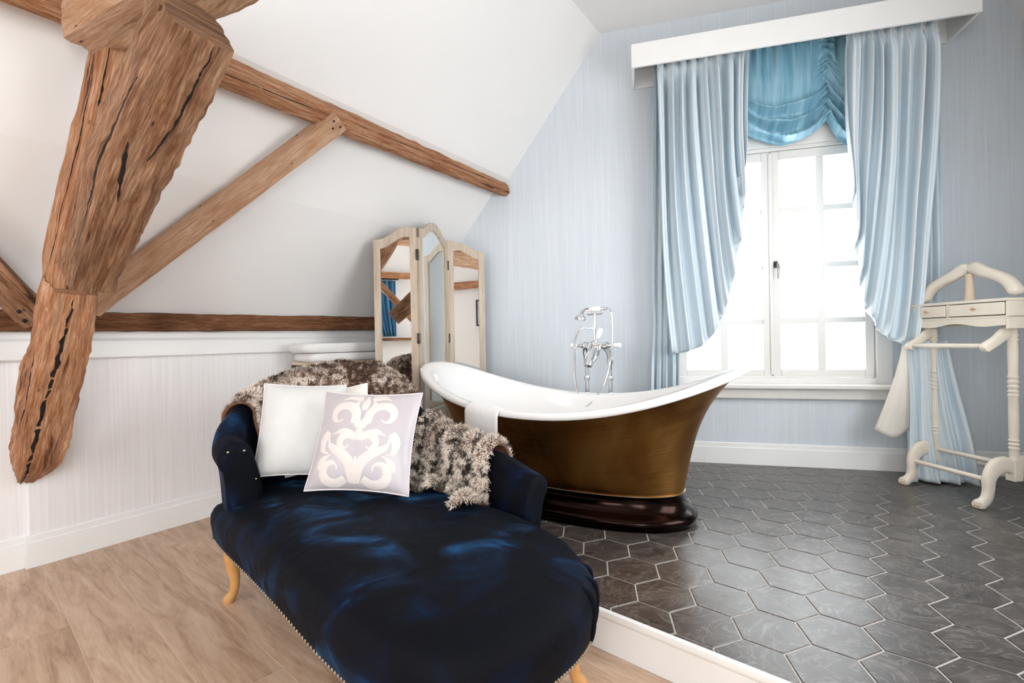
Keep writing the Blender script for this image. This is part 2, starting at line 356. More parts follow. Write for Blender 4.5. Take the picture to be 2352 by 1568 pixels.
# ---- wooden floor: every board its own piece
fl = S(thing('floor', None, None, (0, 0, 0)))
room = [(nL, np.dot(nL, COR)), (-nL, -np.dot(nL, WL(0, QR, 0))), (-dL, -np.dot(dL, WL(REAR, 0, 0))), (nB, np.dot(nB, COR))]
BST = 1.362; PW = .1959
mb = MB(); poly = [AB(-9, -7, 0), AB(9, -7, 0), AB(9, BST+.05, 0), AB(-9, BST+.05, 0)]
for nn, dd in room: poly = clip(poly, nn, dd+.05)
mb.prism([(p[0], p[1]) for p in poly], (0, 0, 0), (1, 0, 0), (0, 1, 0), Z_, -.1, -.0012); mb.build('underlay', 'floor_joint', fl, smooth=False)
gap = .0016; r = 0; b1 = .464+PW*5
while b1 > -6:
    b0 = b1-PW; st = -7+((r*1.37) % 3.6); r += 1
    while st < 7:
        pl = [AB(st+gap, b0+gap, 0), AB(st+3.6-gap, b0+gap, 0), AB(st+3.6-gap, min(b1, BST)-gap, 0), AB(st+gap, min(b1, BST)-gap, 0)]
        for nn, dd in room:
            if len(pl) > 2: pl = clip(pl, nn, dd)
        if len(pl) > 2 and b0 < BST-.02:
            MB().prism([(p[0], p[1]) for p in pl], (0, 0, 0), (1, 0, 0), (0, 1, 0), Z_, -.03, 0).build('plank', 'oak_plank', fl, smooth=False)
        st += 3.6
    b1 = b0
# ---- tiled platform
pf = S(thing('floor_platform', None, None, (.5, 2.2, 0)))
prm = [(nL, np.dot(nL, COR)), (-nL, -np.dot(nL, WL(0, QR, 0))), (nB, np.dot(nB, COR)), (-bD, -(BST+.006))]
poly = [AB(-9, BST+.006, 0), AB(9, BST+.006, 0), AB(9, 9, 0), AB(-9, 9, 0)]
for nn, dd in prm[:3]: poly = clip(poly, nn, dd)
MB().prism([(p[0], p[1]) for p in poly], (0, 0, 0), (1, 0, 0), (0, 1, 0), Z_, .0, ZP-.0025).build('grout_bed', 'grout', pf, smooth=False)
TR = .1081; TC = A_([1.0025, 1.6968, 0]); TH = math.radians(140.55)
hv_ = [A_([math.cos(TH+k*math.pi/3), math.sin(TH+k*math.pi/3), 0]) for k in range(6)]
la, lb = TR*(hv_[3]-hv_[1]), TR*(hv_[2]-hv_[0])
def tile_mb(poly):                                               # chamfered edge
    c = sum(poly)/len(poly); n = len(poly); V = []
    for sc, z in ((1., -.008), (1., -.0015), (.985, 0.)):
        V += [c+(p-c)*sc+Z_*(ZP+z) for p in poly]
    F = [(i, (i+1) % n, n+(i+1) % n, n+i) for i in range(n)]+[(n+i, n+(i+1) % n, 2*n+(i+1) % n, 2*n+i) for i in range(n)]+[tuple(2*n+i for i in range(n))]
    return MB().add(V, F)
cells = []
for i in range(-40, 41):
    for j in range(-40, 41):
        c = TC+i*la+j*lb; pl = [c+h*(TR-.0032) for h in hv_]; full = True
        if any(np.dot(nn, c) > dd+TR for nn, dd in prm): continue
        for nn, dd in prm:
            if pl and max(np.dot(nn, p) for p in pl) > dd: full = False
            if len(pl) > 2: pl = clip(pl, nn, dd)
        if len(pl) < 3: continue
        px = c[0]/max(c[1], .3); seen = c[1] > .8 and px < 1.25
        cells.append((0 if seen else 1, np.linalg.norm(c), c, pl, full))
cells.sort(key=lambda t: t[:2]); tile_me = None; rest = MB()
for k, (sn, _, c, pl, full) in enumerate(cells):
    if k >= 298 or sn: m_ = tile_mb(pl); rest.add(m_.V, m_.F); continue
    if full:
        if tile_me is None: tile_me = tile_mb([h*(TR-.0032) for h in hv_]).build('tile', 'slate_tile', pf, origin=A_([0, 0, 0]), smooth=False); tile_me.location = Vector(c-ORG[pf])
        else:
            o = tile_me.copy(); COL.objects.link(o); o.location = Vector(c-ORG[pf])
    else: tile_mb(pl).build('tile', 'slate_tile', pf, origin=c, smooth=False)
if rest.V: tag(rest.build('tile_field', 'slate_tile', pf, smooth=False), kind='stuff')
print('TILES', len(cells), sum(1 for c in cells if c[0] == 0))
# step riser with a rounded nosing
aL = -2.6; aR = 3.6
tr = MB(); tr.prism([(0, 0), (0, ZP-.03), (-.008, ZP-.026), (-.012, ZP-.014), (-.008, ZP-.002), (.004, ZP+.001), (.006, ZP-.003), (.006, 0)], AB(0, BST, 0), bD, Z_, aD, aL, aR)
S(tr.build('trim_2', 'trim_paint', angle=50))
# baseboards
def skirting(name, p0, d, nin, ln, h, z0):
    mb = MB(); mb.prism([(0, 0), (.016, 0), (.016, h-.035), (.011, h-.03), (.011, h-.006), (.006, h), (0, h)], p0+Z_*z0, nin, Z_, d, 0, ln); return S(mb.build(name, 'trim_paint', smooth=False))
skirting('baseboard_left', WL(TJ-.016, 0, 0), dL, -nL, 1.72, .152, 0)
skirting('baseboard_rear_left', WL(REAR, -.025, 0), dL, -nL, TJ-REAR-.0, .152, 0)
skirting('baseboard_platform', WL(-.435, 0, 0), dL, -nL, .43, .152, ZP)
skirting('baseboard_back', WB(0, 0, 0), dB, -nB, SR, .148, ZP)
# white ledge board capping the knee wall
mb = MB(); mb.prism([(-.0, .972), (.022, .972), (.028, .978), (.028, 1.06), (.02, 1.075), (.02, 1.118), (-.0, 1.118)], WL(0, 0, 0), -nL, Z_, dL, REAR, tB(0)-.0)
S(mb.build('trim_1', 'trim_paint', smooth=False))
# ------------------------------------------------------------------ timbers
BP = {}
def beam(name, pts, sizes, side, mat, label, cat='beam', hew=.006, n=40, rnd=.25, parent=None, group=None, seedv=0., twist=0.):
    """pts: centre line; sizes: (side, depth) full widths per point"""
    C = catmull(pts, n) if len(pts) > 2 else A_([A_(pts[0])+(A_(pts[1])-A_(pts[0]))*f for f in np.linspace(0, 1, n)])
    tt = np.linspace(0, len(sizes)-1, n); SZ = A_([[np.interp(t, range(len(sizes)), [s_[k] for s_ in sizes]) for k in (0, 1)] for t in tt])
    K = 8; ring = []
    for sx, sy, dx, dy in ((-1, -1, 1, 0), (1, -1, 0, 1), (1, 1, -1, 0), (-1, 1, 0, -1)):
        for k in range(K): f = 2*k/K; ring.append((sx+dx*f, sy+dy*f))
    ring.append(ring[0]); P = np.zeros((n, len(ring), 3)); uv = np.zeros((n, len(ring), 2)); ln = 0
    sd = A_(side, float)
    for i in range(n):
        T = C[min(i+1, n-1)]-C[max(i-1, 0)]; T /= np.linalg.norm(T)
        Sx = sd-T*np.dot(sd, T); Sx /= np.linalg.norm(Sx); Nn = np.cross(T, Sx)
        if i: ln += np.linalg.norm(C[i]-C[i-1])
        per = 0
        for k, (x, y) in enumerate(ring):
            m = max(abs(x), abs(y)); l = math.hypot(x, y); f = 1-rnd*(l-m)/l                   # worn arrises
            q = C[i]+Sx*x*f*SZ[i, 0]/2+Nn*y*f*SZ[i, 1]/2
            kk = k if k < len(ring)-1 else 0
            d = hew*(noise.noise(Vector((ln*5+seedv, kk*.9, seedv)))+.6*noise.noise(Vector((ln*13, kk*1.7+seedv, 3)))+.35*noise.noise(Vector((ln*45, kk*2.3+seedv, 6))))
            r_ = q-C[i]; q = C[i]+r_*(1+d/(np.linalg.norm(r_)+1e-6))
            P[i, k] = q; uv[i, k] = (ln+seedv, k/K*.5*(SZ[0, 0]+SZ[0, 1])+seedv*.37)
    mb = MB(); mb.grid(P, uv=uv)
    for i in (0, n-1):
        V = [C[i]]+list(P[i, :-1]); m = len(V)-1
        mb.add(V, [(0, 1+k, 1+(k+1) % m) for k in range(m)], [(seedv, seedv)]+[(seedv+.3*r[0]*SZ[i, 0], seedv+.3*r[1]) for r in ring[:-1]])
    o = mb.build(name, mat, parent, angle=50)
    if parent is None: tag(o, label, cat, group)
    BP[o] = (P, C); return o
def crack(o, path, w_, parent=None, jit=.02):
    """open drying split: path in (fraction along, face position 0..4)"""
    P, C = BP[o]; n, m = P.shape[:2]; pts = catmull([A_(p) for p in path], 40); G = []
    def at(a, k):
        x = np.clip(a, 0, 1)*(n-1.001); y = (k % 4)/4*(m-1.001); i, j = int(x), int(y); fx, fy = x-i, y-j
        return P[i, j]*(1-fx)*(1-fy)+P[i+1, j]*fx*(1-fy)+P[i, j+1]*(1-fx)*fy+P[i+1, j+1]*fx*fy, C[i]
    for q, (a, k) in enumerate(pts):
        k2 = k+jit*noise.noise(Vector((a*30, k, 2))); f = math.sin(math.pi*min(1, max(0, (q+.5)/40)))**.5; hw = w_*f*(.6+.5*noise.noise(Vector((a*50, 3, k))))
        row = []
        for d in (-1, 0, 1):
            p, c = at(a, k2+d*hw); r = p-c; row.append(p+r/np.linalg.norm(r)*(.0012 if d == 0 else .0006))
        G.append(row)
    MB().grid(A_(G)).build('crack', 'crack_dark', parent or o, angle=0)
TA = math.radians(-30); gD = A_([math.cos(TA), math.sin(TA), 0]); mD = A_([-gD[1], gD[0], 0])
TP0 = onpl(60, 1090, COR, nL)
def TP(x, y, o=0.): return onpl(x, y, TP0+mD*o, mD)              # a point on the truss
post = thing('rafter_post', 'crooked old principal post leaning from the left wall up under the roof', 'beam', TP(60, 1090))
o = beam('upper_timber', [TP(272, 95), TP(222, 330), TP(172, 540), TP(148, 720)], [(.11, .15), (.12, .16), (.13, .17), (.13, .16)], mD, 'timber', None, hew=.008, parent=post, seedv=1.3)
crack(o, [(.02, 2.9), (.3, 2.85), (.6, 2.88)], .05, post); crack(o, [(.1, 3.35), (.4, 3.3), (.8, 3.42)], .03, post)
o = beam('lower_timber', [TP(165, 655), TP(138, 790), TP(106, 930), TP(80, 1050), TP(58, 1098)], [(.14, .17), (.16, .18), (.17, .18), (.145, .15), (.05, .05)], mD, 'timber', None, hew=.014, n=60, parent=post, seedv=4.1)
crack(o, [(.02, 2.6), (.3, 2.68), (.6, 2.75), (.97, 2.85)], .075, post, .06); crack(o, [(.25, 3.3), (.45, 3.22), (.6, 3.3)], .05, post); crack(o, [(.35, 3.75), (.7, 3.7), (.95, 3.6)], .04, post)
o = beam('knee_brace', [TP(450, 44, -.1), TP(375, 200, -.1), TP(285, 400, -.1), TP(200, 640, -.09)], [(.15, .17), (.16, .19), (.155, .19), (.12, .14)], mD, 'timber_brown', 'thick weathered knee brace with pitted face in front of the leaning post', hew=.012, n=110, seedv=7.7)
crack(o, [(.01, 2.38), (.2, 2.35), (.42, 2.42), (.55, 2.5)], .035, o); crack(o, [(.5, 2.9), (.6, 2.8), (.7, 2.7)], .06, o); crack(o, [(.3, 3.25), (.55, 3.3), (.9, 3.2)], .04, o)
tie0 = TP(245, 78, -.04); tdir = A_([math.cos(math.radians(-26)), math.sin(math.radians(-26)), 0])
beam('tie_beam', [tie0-tdir*.06+Z_*.03, tie0+tdir*.6+Z_*.035, tie0+tdir*1.6+Z_*.04, tie0+tdir*2.9+Z_*.05], [(.2, .17)]*4, mD, 'timber_pale', 'heavy pale tie beam crossing overhead above the knee brace', hew=.016, n=70, seedv=11.)
ql, zl = .965, 2.205
UPU = beam('upper_purlin', [WL(-4.9, ql, zl), WL(-2.6, ql, zl+.005), WL(-1.2, ql-.005, zl), WL(tB(ql)-.01, ql-.01, zl+.005)], [(.145, .12), (.15, .125), (.13, .11), (.105, .085)], Z_-(-nL)*.7, 'timber', 'round-edged purlin running high along the white slope to the window wall', hew=.008, n=90, rnd=.75, seedv=15.)
crack(UPU, [(.72, 2.95), (.8, 2.85), (.9, 2.8), (.985, 2.72)], .05, UPU); crack(UPU, [(.5, 3.3), (.6, 3.2), (.68, 3.1)], .035, UPU)
LPU = beam('lower_purlin', [WL(-4.9, .062, 1.155), WL(-2, .062, 1.157), WL(tB(0)-.03, .062, 1.182)], [(.098, .1), (.098, .1), (.108, .1)], Z_, 'timber_dark', 'dark horizontal purlin at the foot of the slope above the white ledge', hew=.006, n=80, rnd=.35, seedv=19.)
crack(LPU, [(.5, 2.0+1.15), (.7, 3.12), (.9, 3.2)], .03, LPU)
wb = thing('wind_brace', 'straight sawn wind brace rising diagonally from the post to the upper purlin', 'beam', WL(-1.98, .2, 1.2))
rn = A_([.76, 0, -.65]); RN = -nL*rn[0]+Z_*rn[2]                  # normal of the lower slope, into the room
b0 = onpl(200, 705, WL(0, 0, 1.115)+RN*.06, RN); b1 = onpl(778, 275, WL(0, .986, 2.293)+RN*.1, RN)
beam('timber_bar', [b0, b1], [(.075, .105), (.075, .095)], RN, 'timber_pale', None, hew=.003, n=30, rnd=.12, parent=wb, seedv=23.)
ax = (b1-b0)/np.linalg.norm(b1-b0); bx = np.cross(ax, RN)
for da, dbx in ((-.02, .012), (-.055, -.005), (-.03, -.032)):
    MB().lathe([(.009, -.02), (.0095, .03), (.006, .038), (.001, .04)], b1+ax*da+bx*dbx, RN, 10).build('peg', 'iron', wb)
w2 = thing('wind_brace', 'grey sawn wind brace end let into the post at the left edge', 'beam', WL(-2.15, .15, 1.1))
c0 = onpl(88, 735, WL(0, 0, 1.115)+RN*.13, RN); c1 = onpl(-150, 500, WL(0, 0, 1.115)+RN*.1, RN); c1 = c0+(c1-c0)*((1.0-(-np.dot(c0-COR, nL)))/(-np.dot(c1-c0, nL)))
beam('timber_bar', [c0, c1], [(.055, .115), (.055, .12)], RN, 'timber_brown', None, hew=.003, n=24, rnd=.12, parent=w2, seedv=29.)
ax2 = (c1-c0)/np.linalg.norm(c1-c0); bx2 = np.cross(ax2, RN)
for da, dbx in ((.03, .02), (.09, -.02), (.04, -.03)):
    MB().lathe([(.008, -.02), (.0085, .03), (.005, .037)], c0+ax2*da+bx2*dbx, RN, 10).build('peg', 'iron', w2)
# ------------------------------------------------------------------ window
win = S(thing('window_1', None, None, WB(2.905, 0, WZ0)))
BX = [dB, -nB, Z_]                                               # along wall, into room, up
def wbox(mb, s0, s1, o0, o1, z0, z1, bev=.004): return mb.box(WB((s0+s1)/2, (o0+o1)/2, (z0+z1)/2), (s1-s0, o1-o0, z1-z0), BX, bev)
mb = MB(); wbox(mb, 2.21, 2.30, -.10, .022, WZ0, 2.47); wbox(mb, 3.51, 3.60, -.10, .022, WZ0, 2.47); wbox(mb, 2.30, 3.51, -.10, .022, 2.31, 2.47); wbox(mb, 2.30, 3.51, -.10, .012, 2.285, 2.31); wbox(mb, 2.30, 3.51, -.10, .03, WZ0, .741)
wbox(mb, 2.2, 3.61, -.02, .04, 2.455, 2.485)
mb.build('window_frame', 'window_paint', win, smooth=False)
mb = MB(); wbox(mb, 2.16, 3.65, -.05, .11, .672, .702, .008); wbox(mb, 2.2, 3.61, -.0, .055, .60, .674, .006); mb.build('window_sill', 'window_paint', win, smooth=False)
for sgn in (-1, 1):
    x0, x1 = (2.302, 2.9035) if sgn < 0 else (2.9065, 3.508)
    mb = MB(); zb, zt = .745, 2.283; st = .052
    wbox(mb, x0, x0+st, -.05, -.0, zb, zt); wbox(mb, x1-st, x1, -.05, -.0, zb, zt)
    wbox(mb, x0+st, x1-st, -.05, -.0, zb, zb+.05); wbox(mb, x0+st, x1-st, -.05, -.0, zt-.06, zt)
    cs = mb.build('casement', 'window_paint', win, smooth=False)
    gz = [zb+.05, 1.126, 1.498, 1.880, zt-.06]; gx = [x0+st, (x0+x1)/2, x1-st]
    for z in gz[1:4]: wbox(MB(), x0+st, x1-st, -.045, -.008, z-.018, z+.018).build('glazing_bar', 'window_paint', cs, smooth=False)
    wbox(MB(), gx[1]-.023, gx[1]+.023, -.046, -.007, gz[0], gz[4]).build('glazing_bar', 'window_paint', cs, smooth=False)
    for i in range(2):
        for j in range(4):
            wbox(MB(), gx[i]+.002, gx[i+1]-.002, -.03, -.026, gz[j]+.002, gz[j+1]-.002, 0).build('pane', 'window_glass', cs, smooth=False)
wbox(MB(), 2.893, 2.917, -.0, .012, .76, 2.27, .004).build('astragal', 'window_paint', win, smooth=False)
mb = MB(); hs, hz = onB(1783, 607, .02); wbox(mb, hs-.011, hs+.011, .0, .016, hz-.022, hz+.022, .004); h = mb.build('handle_plate', 'iron', win)
MB().tube([WB(hs, .014, hz), WB(hs, .05, hz), WB(hs+.003, .055, hz-.012), WB(hs+.006, .05, hz-.06), WB(hs+.004, .046, hz-.1)], [.006, .006, .008, .009, .006], 10).build('handle_lever', 'pewter', h)
# sheer lace half-panels hanging in front of the panes
# pelmet box
PS0, PS1, PZ0, PZ1, PO = 2.0, 3.93, 2.843, 3.0, .30
pel = thing('pelmet', 'long white box pelmet above the window and curtains', 'pelmet', WB(2.9, 0, PZ0))
wbox(MB(), PS0, PS1, PO-.018, PO, PZ0, PZ1).build('front_board', 'trim_paint', pel, smooth=False)
wbox(MB(), PS0, PS0+.02, .0, PO-.018, PZ0, PZ1).build('end_board', 'trim_paint', pel, smooth=False)
wbox(MB(), PS1-.02, PS1, .0, PO-.018, PZ0, PZ1).build('end_board', 'trim_paint', pel, smooth=False)
wbox(MB(), PS0+.02, PS1-.02, .0, PO-.018, PZ1-.018, PZ1).build('top_board', 'trim_paint', pel, smooth=False)
wbox(MB(), PS0+.02, PS1-.02, .0, .022, PZ0, PZ1-.018).build('back_board', 'trim_paint', pel, smooth=False)
MB().tube([WB(PS0+.03, .2, 2.955), WB(PS1-.03, .2, 2.955)], .008, 8).build('curtain_rail', 'trim_paint', pel)
# ------------------------------------------------------------------ curtains
def foldf(u, k, ph=0.): return np.sin(2*math.pi*k*u+ph)+.35*np.sin(2*math.pi*k*2.3*u+1.3+ph)+.2*np.sin(2*math.pi*k*.6*u+2)
def sheet(fn, nu, nv, ufreq=1.):
    P = np.zeros((nu, nv, 3)); uv = np.zeros((nu, nv, 2))
    for i in range(nu):
        for j in range(nv):
            u, v = i/(nu-1), j/(nv-1); P[i, j] = fn(u, v); uv[i, j] = (u*ufreq, v)
    return P, uv
def arc_pts(px, off): return catmull([onB(x, y, off) for x, y in px], 60)
def curtain(name, label, top, arcpx, panel_top, panel_bot, kdr, kp, zbot, swap):
    root = thing(name, label, 'curtain', WB(panel_bot[0], .18, zbot), 'striped blue curtains at the window')
    arc = arc_pts(arcpx, .22)                                    # from tie to inner edge
    def drape(u, v):
        ia = sstep((u-.0)/1.)*59 if False else u**1.15*59; i0 = int(min(ia, 58)); e = arc[i0]+(arc[i0+1]-arc[i0])*(ia-i0)
        st = top[0]+(top[1]-top[0])*u; zt = 2.945
        f = foldf(u, kdr); pin = 1-.8*math.exp(-((v-.052)/.03)**2)
        if v < .9:
            vv = v/.9; s_ = st+(e[0]-st)*(vv**2.2); z = zt+(e[1]-zt)*vv
            off = .215+.046*pin*f*(1-.3*vv)+.04*sstep((vv-.55)/.45)
            s_ += .006*math.sin(9*u+6*vv)
        else:
            an = (v-.9)/.1*math.pi*.95; r = .035
            s_ = e[0]+(arc[0][0]-e[0])*.25*(1-math.cos(an))/2; z = e[1]-r*math.sin(an)*.9+(1-math.cos(an))*.02
            off = .215+.0225*f*(1-an/math.pi)+.04-r*(1-math.cos(an))*1.7
        return WB(s_, off, z)
    P, uv = sheet(drape, 170, 50, 1.3); MB().grid(P, uv=uv).build('drape', 'curtain_stripe', root, angle=0, solid=.003)
    def pan(u, v):
        vv = v; s_ = (panel_top[0]+(panel_top[1]-panel_top[0])*u)*(1-vv)+(panel_bot[0]+(panel_bot[1]-panel_bot[0])*u)*vv
        waist = math.exp(-((vv-.66)/.07)**2); mid = (panel_top[0]+panel_top[1])/2*(1-vv)+(panel_bot[0]+panel_bot[1])/2*vv
        s_ = s_+(mid-s_)*.12*waist
        off = .15+(.022+.02*sstep((vv-.6)/.4))*foldf(u, kp, .8)*(1-.5*waist)+.05*sstep((vv-.72)/.28)
        return WB(s_, off, 2.945+(zbot-2.945)*vv)
    P, uv = sheet(pan, 90, 60, .5); MB().grid(P, uv=uv).build('side_panel', 'curtain_stripe', root, angle=0, solid=.003)
    for k in range(kdr+1):                                       # crossed threads of the pinch pleats
        u = min(.99, (k+.22)/kdr); c_ = drape(u, .05)-nB*.012
        for sg in (-1, 1): MB().tube([c_-dB*.012*sg+Z_*.03, c_-nB*.003, c_+dB*.012*sg-Z_*.03], .0018, 5).build('pleat_thread', 'curtain_lining', root)
    return root
lc = curtain('curtain', 'blue striped curtain left of the window, gathered back behind the bathtub', (2.165, 2.742), [(1541, 806), (1585, 800), (1625, 778), (1658, 725), (1680, 655), (1695, 570), (1703, 490), (1706, 400)], (2.15, 2.36), (2.085, 2.27), 8, 4, ZP+.01, False)
rc = curtain('curtain', 'blue striped curtain right of the window behind the clothes valet', (3.755, 3.285), [(2098, 790), (2060, 780), (2025, 762), (1996, 728), (1978, 680), (1968, 620), (1960, 540), (1954, 440)], (3.785, 3.60), (3.80, 3.60), 7, 4, ZP+.01, True)
# right curtain: flared tail and pale lining turned outwards
def tailf(u, v):
    x0 = 2083+(2085-2083)*v; x1 = 2185+(2238-2185)*v; sa, _ = onB(x0, 900, .26); sb, _ = onB(x1, 900, .26)
    s_ = sa+(sb-sa)*u; z = .985+(ZP+.012-.985)*v
    return WB(s_+.01*math.sin(5*v+4*u), .24+.026*foldf(u, 3.2, .5)*(.5+.5*v)+.03*v, z)
P, uv = sheet(tailf, 80, 40, .5); MB().grid(P, uv=uv).build('tail', 'curtain_stripe', rc, angle=0, solid=.003)
def linf(u, v):
    xt = 2072+22*u; xb = 2008+86*u; x = xt+(xb-xt)*v**1.3; y = 792+(985-792)*v+18*math.sin(u*3.1)*v; s_, z = onB(x, y, .25); return WB(s_, .25+.02*math.sin(u*5)*v, z)
P, uv = sheet(linf, 24, 24, .3); MB().grid(P, uv=uv).build('lining', 'curtain_lining', rc, angle=0, solid=.003)
# gathered balloon blind
bl = thing('balloon_blind', 'gathered teal silk balloon blind hanging in swags between the curtains', 'blind', WB(3.05, .1, 2.9))
gat = [2.70, onB(1903, 200, .1)[0], 3.52]                         # gather lines
def shade(u, v):
    s_ = 2.60+(3.52-2.60)*u; k = 0 if s_ < gat[1] else 1; a, b = gat[k], gat[k+1]; f = max(0., (s_-a)/(b-a))
    sw = math.sin(math.pi*f)**.75; zt = 2.95
    zg = 2.44 if k == 0 else 2.43; zl = zg+(.0 if k else 0)
    depth = zt-(zg-.14*sw) if k == 0 else zt-(zg-.2*sw)
    z = zt-depth*(v**(1-.25*sw) if v > 0 else 0)
    amp = sstep((v-.33)/.4)
    ph_ = 2*math.pi*(2.3*v**1.6)+.5*math.sin(5*u)+noise.noise(Vector((u*3, v*2, 5)))*1.5; rid = 1-2*abs(math.sin(ph_))**.7
    near = math.exp(-(min(f, 1-f)*(b-a)/.035)**2)
    off = .084+.02*sw+amp*(.046*rid*(.45+.55*sw)+.015*sw*math.sin(math.pi*v))+near*.014*math.sin(v*95+3*math.sin(v*21))+.01*math.sin(u*90)*math.exp(-(v/.2)**2)
    off += .012*noise.noise(Vector((u*9, v*6, 1)))*(1+amp)
    return WB(s_+near*.008*math.sin(v*70), off, z+.01*noise.noise(Vector((u*6, v*5, 9))))
P, uv = sheet(shade, 220, 130, 1.); MB().grid(P, uv=uv).build('swag', 'shade_teal', bl, angle=0, solid=.002)
MB().tube([WB(gat[1], .05, 2.945), WB(gat[1], .045, 2.45)], .002, 6).build('cord', 'curtain_lining', bl)
wbox(MB(), 2.55, 3.53, .023, .043, 2.945, 2.975).build('headrail', 'trim_paint', bl, smooth=False)
# ------------------------------------------------------------------ bathtub
TCX, TCY, TPH = .276, 2.555, math.radians(-30.7)
tu = A_([math.cos(TPH), math.sin(TPH), 0]); tv = A_([-math.sin(TPH), math.cos(TPH), 0])
RA, RWd, ZE, ZM = .92, .45, .885, .677
tub = thing('bathtub', 'freestanding bateau bathtub with white enamel inside and bronze outside on a plinth', 'bathtub', (TCX, TCY, ZP))
NTH = 96; th = np.linspace(0, 2*math.pi, NTH+1)[:-1]
def sup(t, n):
    c, s_ = math.cos(t), math.sin(t); return math.copysign(abs(c)**(2/n), c), math.copysign(abs(s_)**(2/n), s_)
def rimz(x): return ZM+(ZE-ZM)*abs(x)**2.1
def tring(a, b, n, zf): return [A_([TCX, TCY, 0])+tu*a*sup(t, n)[0]+tv*b*sup(t, n)[1]+Z_*zf(sup(t, n)[0]) for t in th]
def ringgrid(rings, name, mat, parent, caps=()):
    P = A_(rings); uv = np.zeros(P.shape[:2]+(2,)); uv[:, :, 0] = np.arange(P.shape[1])[None]*.05; uv[:, :, 1] = np.arange(P.shape[0])[:, None]*.03
    mb = MB(); mb.grid(P, closev=True, uv=uv)
    for c in caps: mb.F.append(tuple(c*NTH+k for k in range(NTH)))
    return mb.build(name, mat, parent, angle=50)
ZB = ZP+.15
rings = []
for f in np.linspace(0, 1, 22):
    ga = .42*f+.58*f**3.6; gw = f**.85
    rings.append(tring(.625+(RA-.045-.625)*ga, .245+(RWd-.03-.245)*gw, 2.3, lambda x, f=f: ZB+(rimz(x)-.022-ZB)*f))
ringgrid(rings, 'shell', 'bronze', tub)
def rim(da, dz): return tring(RA+da, RWd+da*.95, 2.25, lambda x: rimz(x)+dz)
rr = [rim(-.05, -.022)]+[rim(-.014+.014*math.cos(a), -.004+.018*math.sin(a)) for a in np.linspace(-1.5, 1.57, 7)]+[rim(-.045, .011), rim(-.062, .002)]
for f in np.linspace(.04, 1, 16):
    ga = .5*f**.75+.5*f**3; zb2 = ZP+.185
    rr.append(tring((RA-.065)+(.42-(RA-.065))*(f**.7), (RWd-.062)+(.17-(RWd-.062))*(f**1.6), 2.25, lambda x, f=f: rimz(x)+(zb2-rimz(x))*(1-(1-f)**1.7)))
ringgrid(rr, 'basin', 'enamel', tub, caps=(len(rr)-1,))
pr = [(.0, .15), (.004, .146), (.0, .142), (-.004, .13), (.0, .11), (.012, .085), (.03, .068), (.045, .06), (.058, .048), (.062, .034), (.056, .018), (.046, .008), (.046, 0)]
ringgrid([tring(.622+d, .243+d, 2.35, lambda x, z=z: ZP+z) for d, z in pr], 'plinth', 'bronze_dark', tub, caps=(0, len(pr)-1))
ringgrid([tring(.628+d, .248+d, 2.3, lambda x, z=z: ZB+z) for d, z in ((-.004, -.003), (.002, -.002), (.002, .001), (-.004, .002))], 'seam', 'stud', tub)
Pw = A_([TCX, TCY, 0])+tv*.03+tu*.0
MB().lathe([(.03, 0), (.03, .004), (.024, .006), (.0, .006)], A_([TCX, TCY, ZP+.186]), (0, 0, 1), 20).build('drain', 'chrome', tub)
# white towel over the near rim
def rimP(t, da=0, dz=0, n=2.25):
    x, y = sup(t, n); return A_([TCX, TCY, 0])+tu*(RA+da)*x+tv*(RWd+da)*y+Z_*(rimz(x)+dz)
def towf(u, v):
    t = 4.50+.12*(u-.5)*2*.85; wob = .004*math.sin(u*9+v*5)
    if v < .3:   f = v/.3; return rimP(t, -.10+.085*f, -.075+.09*f*(2-f)+wob)
    if v < .45:  f = (v-.3)/.15; return rimP(t, -.015+.035*math.sin(f*1.57), .015-.03*(1-math.cos(f*1.57)))
    f = (v-.45)/.55; b = rimP(t, .022, -.015); return b-Z_*.2*f+tu*.01*math.sin(u*6)*f-tv*(.005+wob)*f
P, uv = sheet(towf, 20, 40); o = MB().grid(P, uv=uv).build('bath_towel', 'terry', angle=0, solid=.012, origin=rimP(4.27))
tag(o, 'white towel hung over the near rim of the bathtub', 'towel')
# ------------------------------------------------------------------ bath filler standing behind the tub
fa = thing('bath_filler', 'chrome floor-standing bath filler with hand shower and white porcelain levers', 'faucet', (.54, 3.03, ZP))
p1 = aty(1349, 900, 3.06); p2 = p1+tu*.158; p1[2] = p2[2] = 0
FZ = .985
for p in (p1, p2):
    MB().lathe([(.034, 0), (.034, .006), (.024, .012), (.0125, .018), (.0125, .62), (.018, .622), (.02, .635), (.018, .648), (.012, .652), (.012, .72), (.02, .735), (.022, .76), (.018, .785), (.0, .79)], p+Z_*ZP, (0, 0, 1), 18).build('standpipe', 'chrome', fa)
mid = (p1+p2)/2+Z_*FZ; fr = -tv
MB().tube([p1+Z_*(FZ-.1), p1+Z_*(FZ-.04)+fr*.02, p1+Z_*FZ+fr*.05+tu*.02], [.018, .02, .024], 12).build('union', 'chrome', fa)
MB().tube([p2+Z_*(FZ-.1), p2+Z_*(FZ-.04)+fr*.02, p2+Z_*FZ+fr*.05-tu*.02], [.018, .02, .024], 12).build('union', 'chrome', fa)
bc = mid+fr*.055
MB().tube([bc-tu*.085, bc-tu*.072, bc-tu*.055, bc-tu*.03, bc, bc+tu*.03, bc+tu*.055, bc+tu*.072, bc+tu*.085], [.018, .026, .021, .025, .036, .025, .021, .026, .018], 16).build('mixer_body', 'chrome', fa)
MB().tube([bc-Z_*.01, bc-Z_*.045+fr*.03, bc-Z_*.075+fr*.075, bc-Z_*.1+fr*.115, bc-Z_*.125+fr*.125], [.034, .04, .037, .029, .026], 16).build('spout', 'chrome', fa)
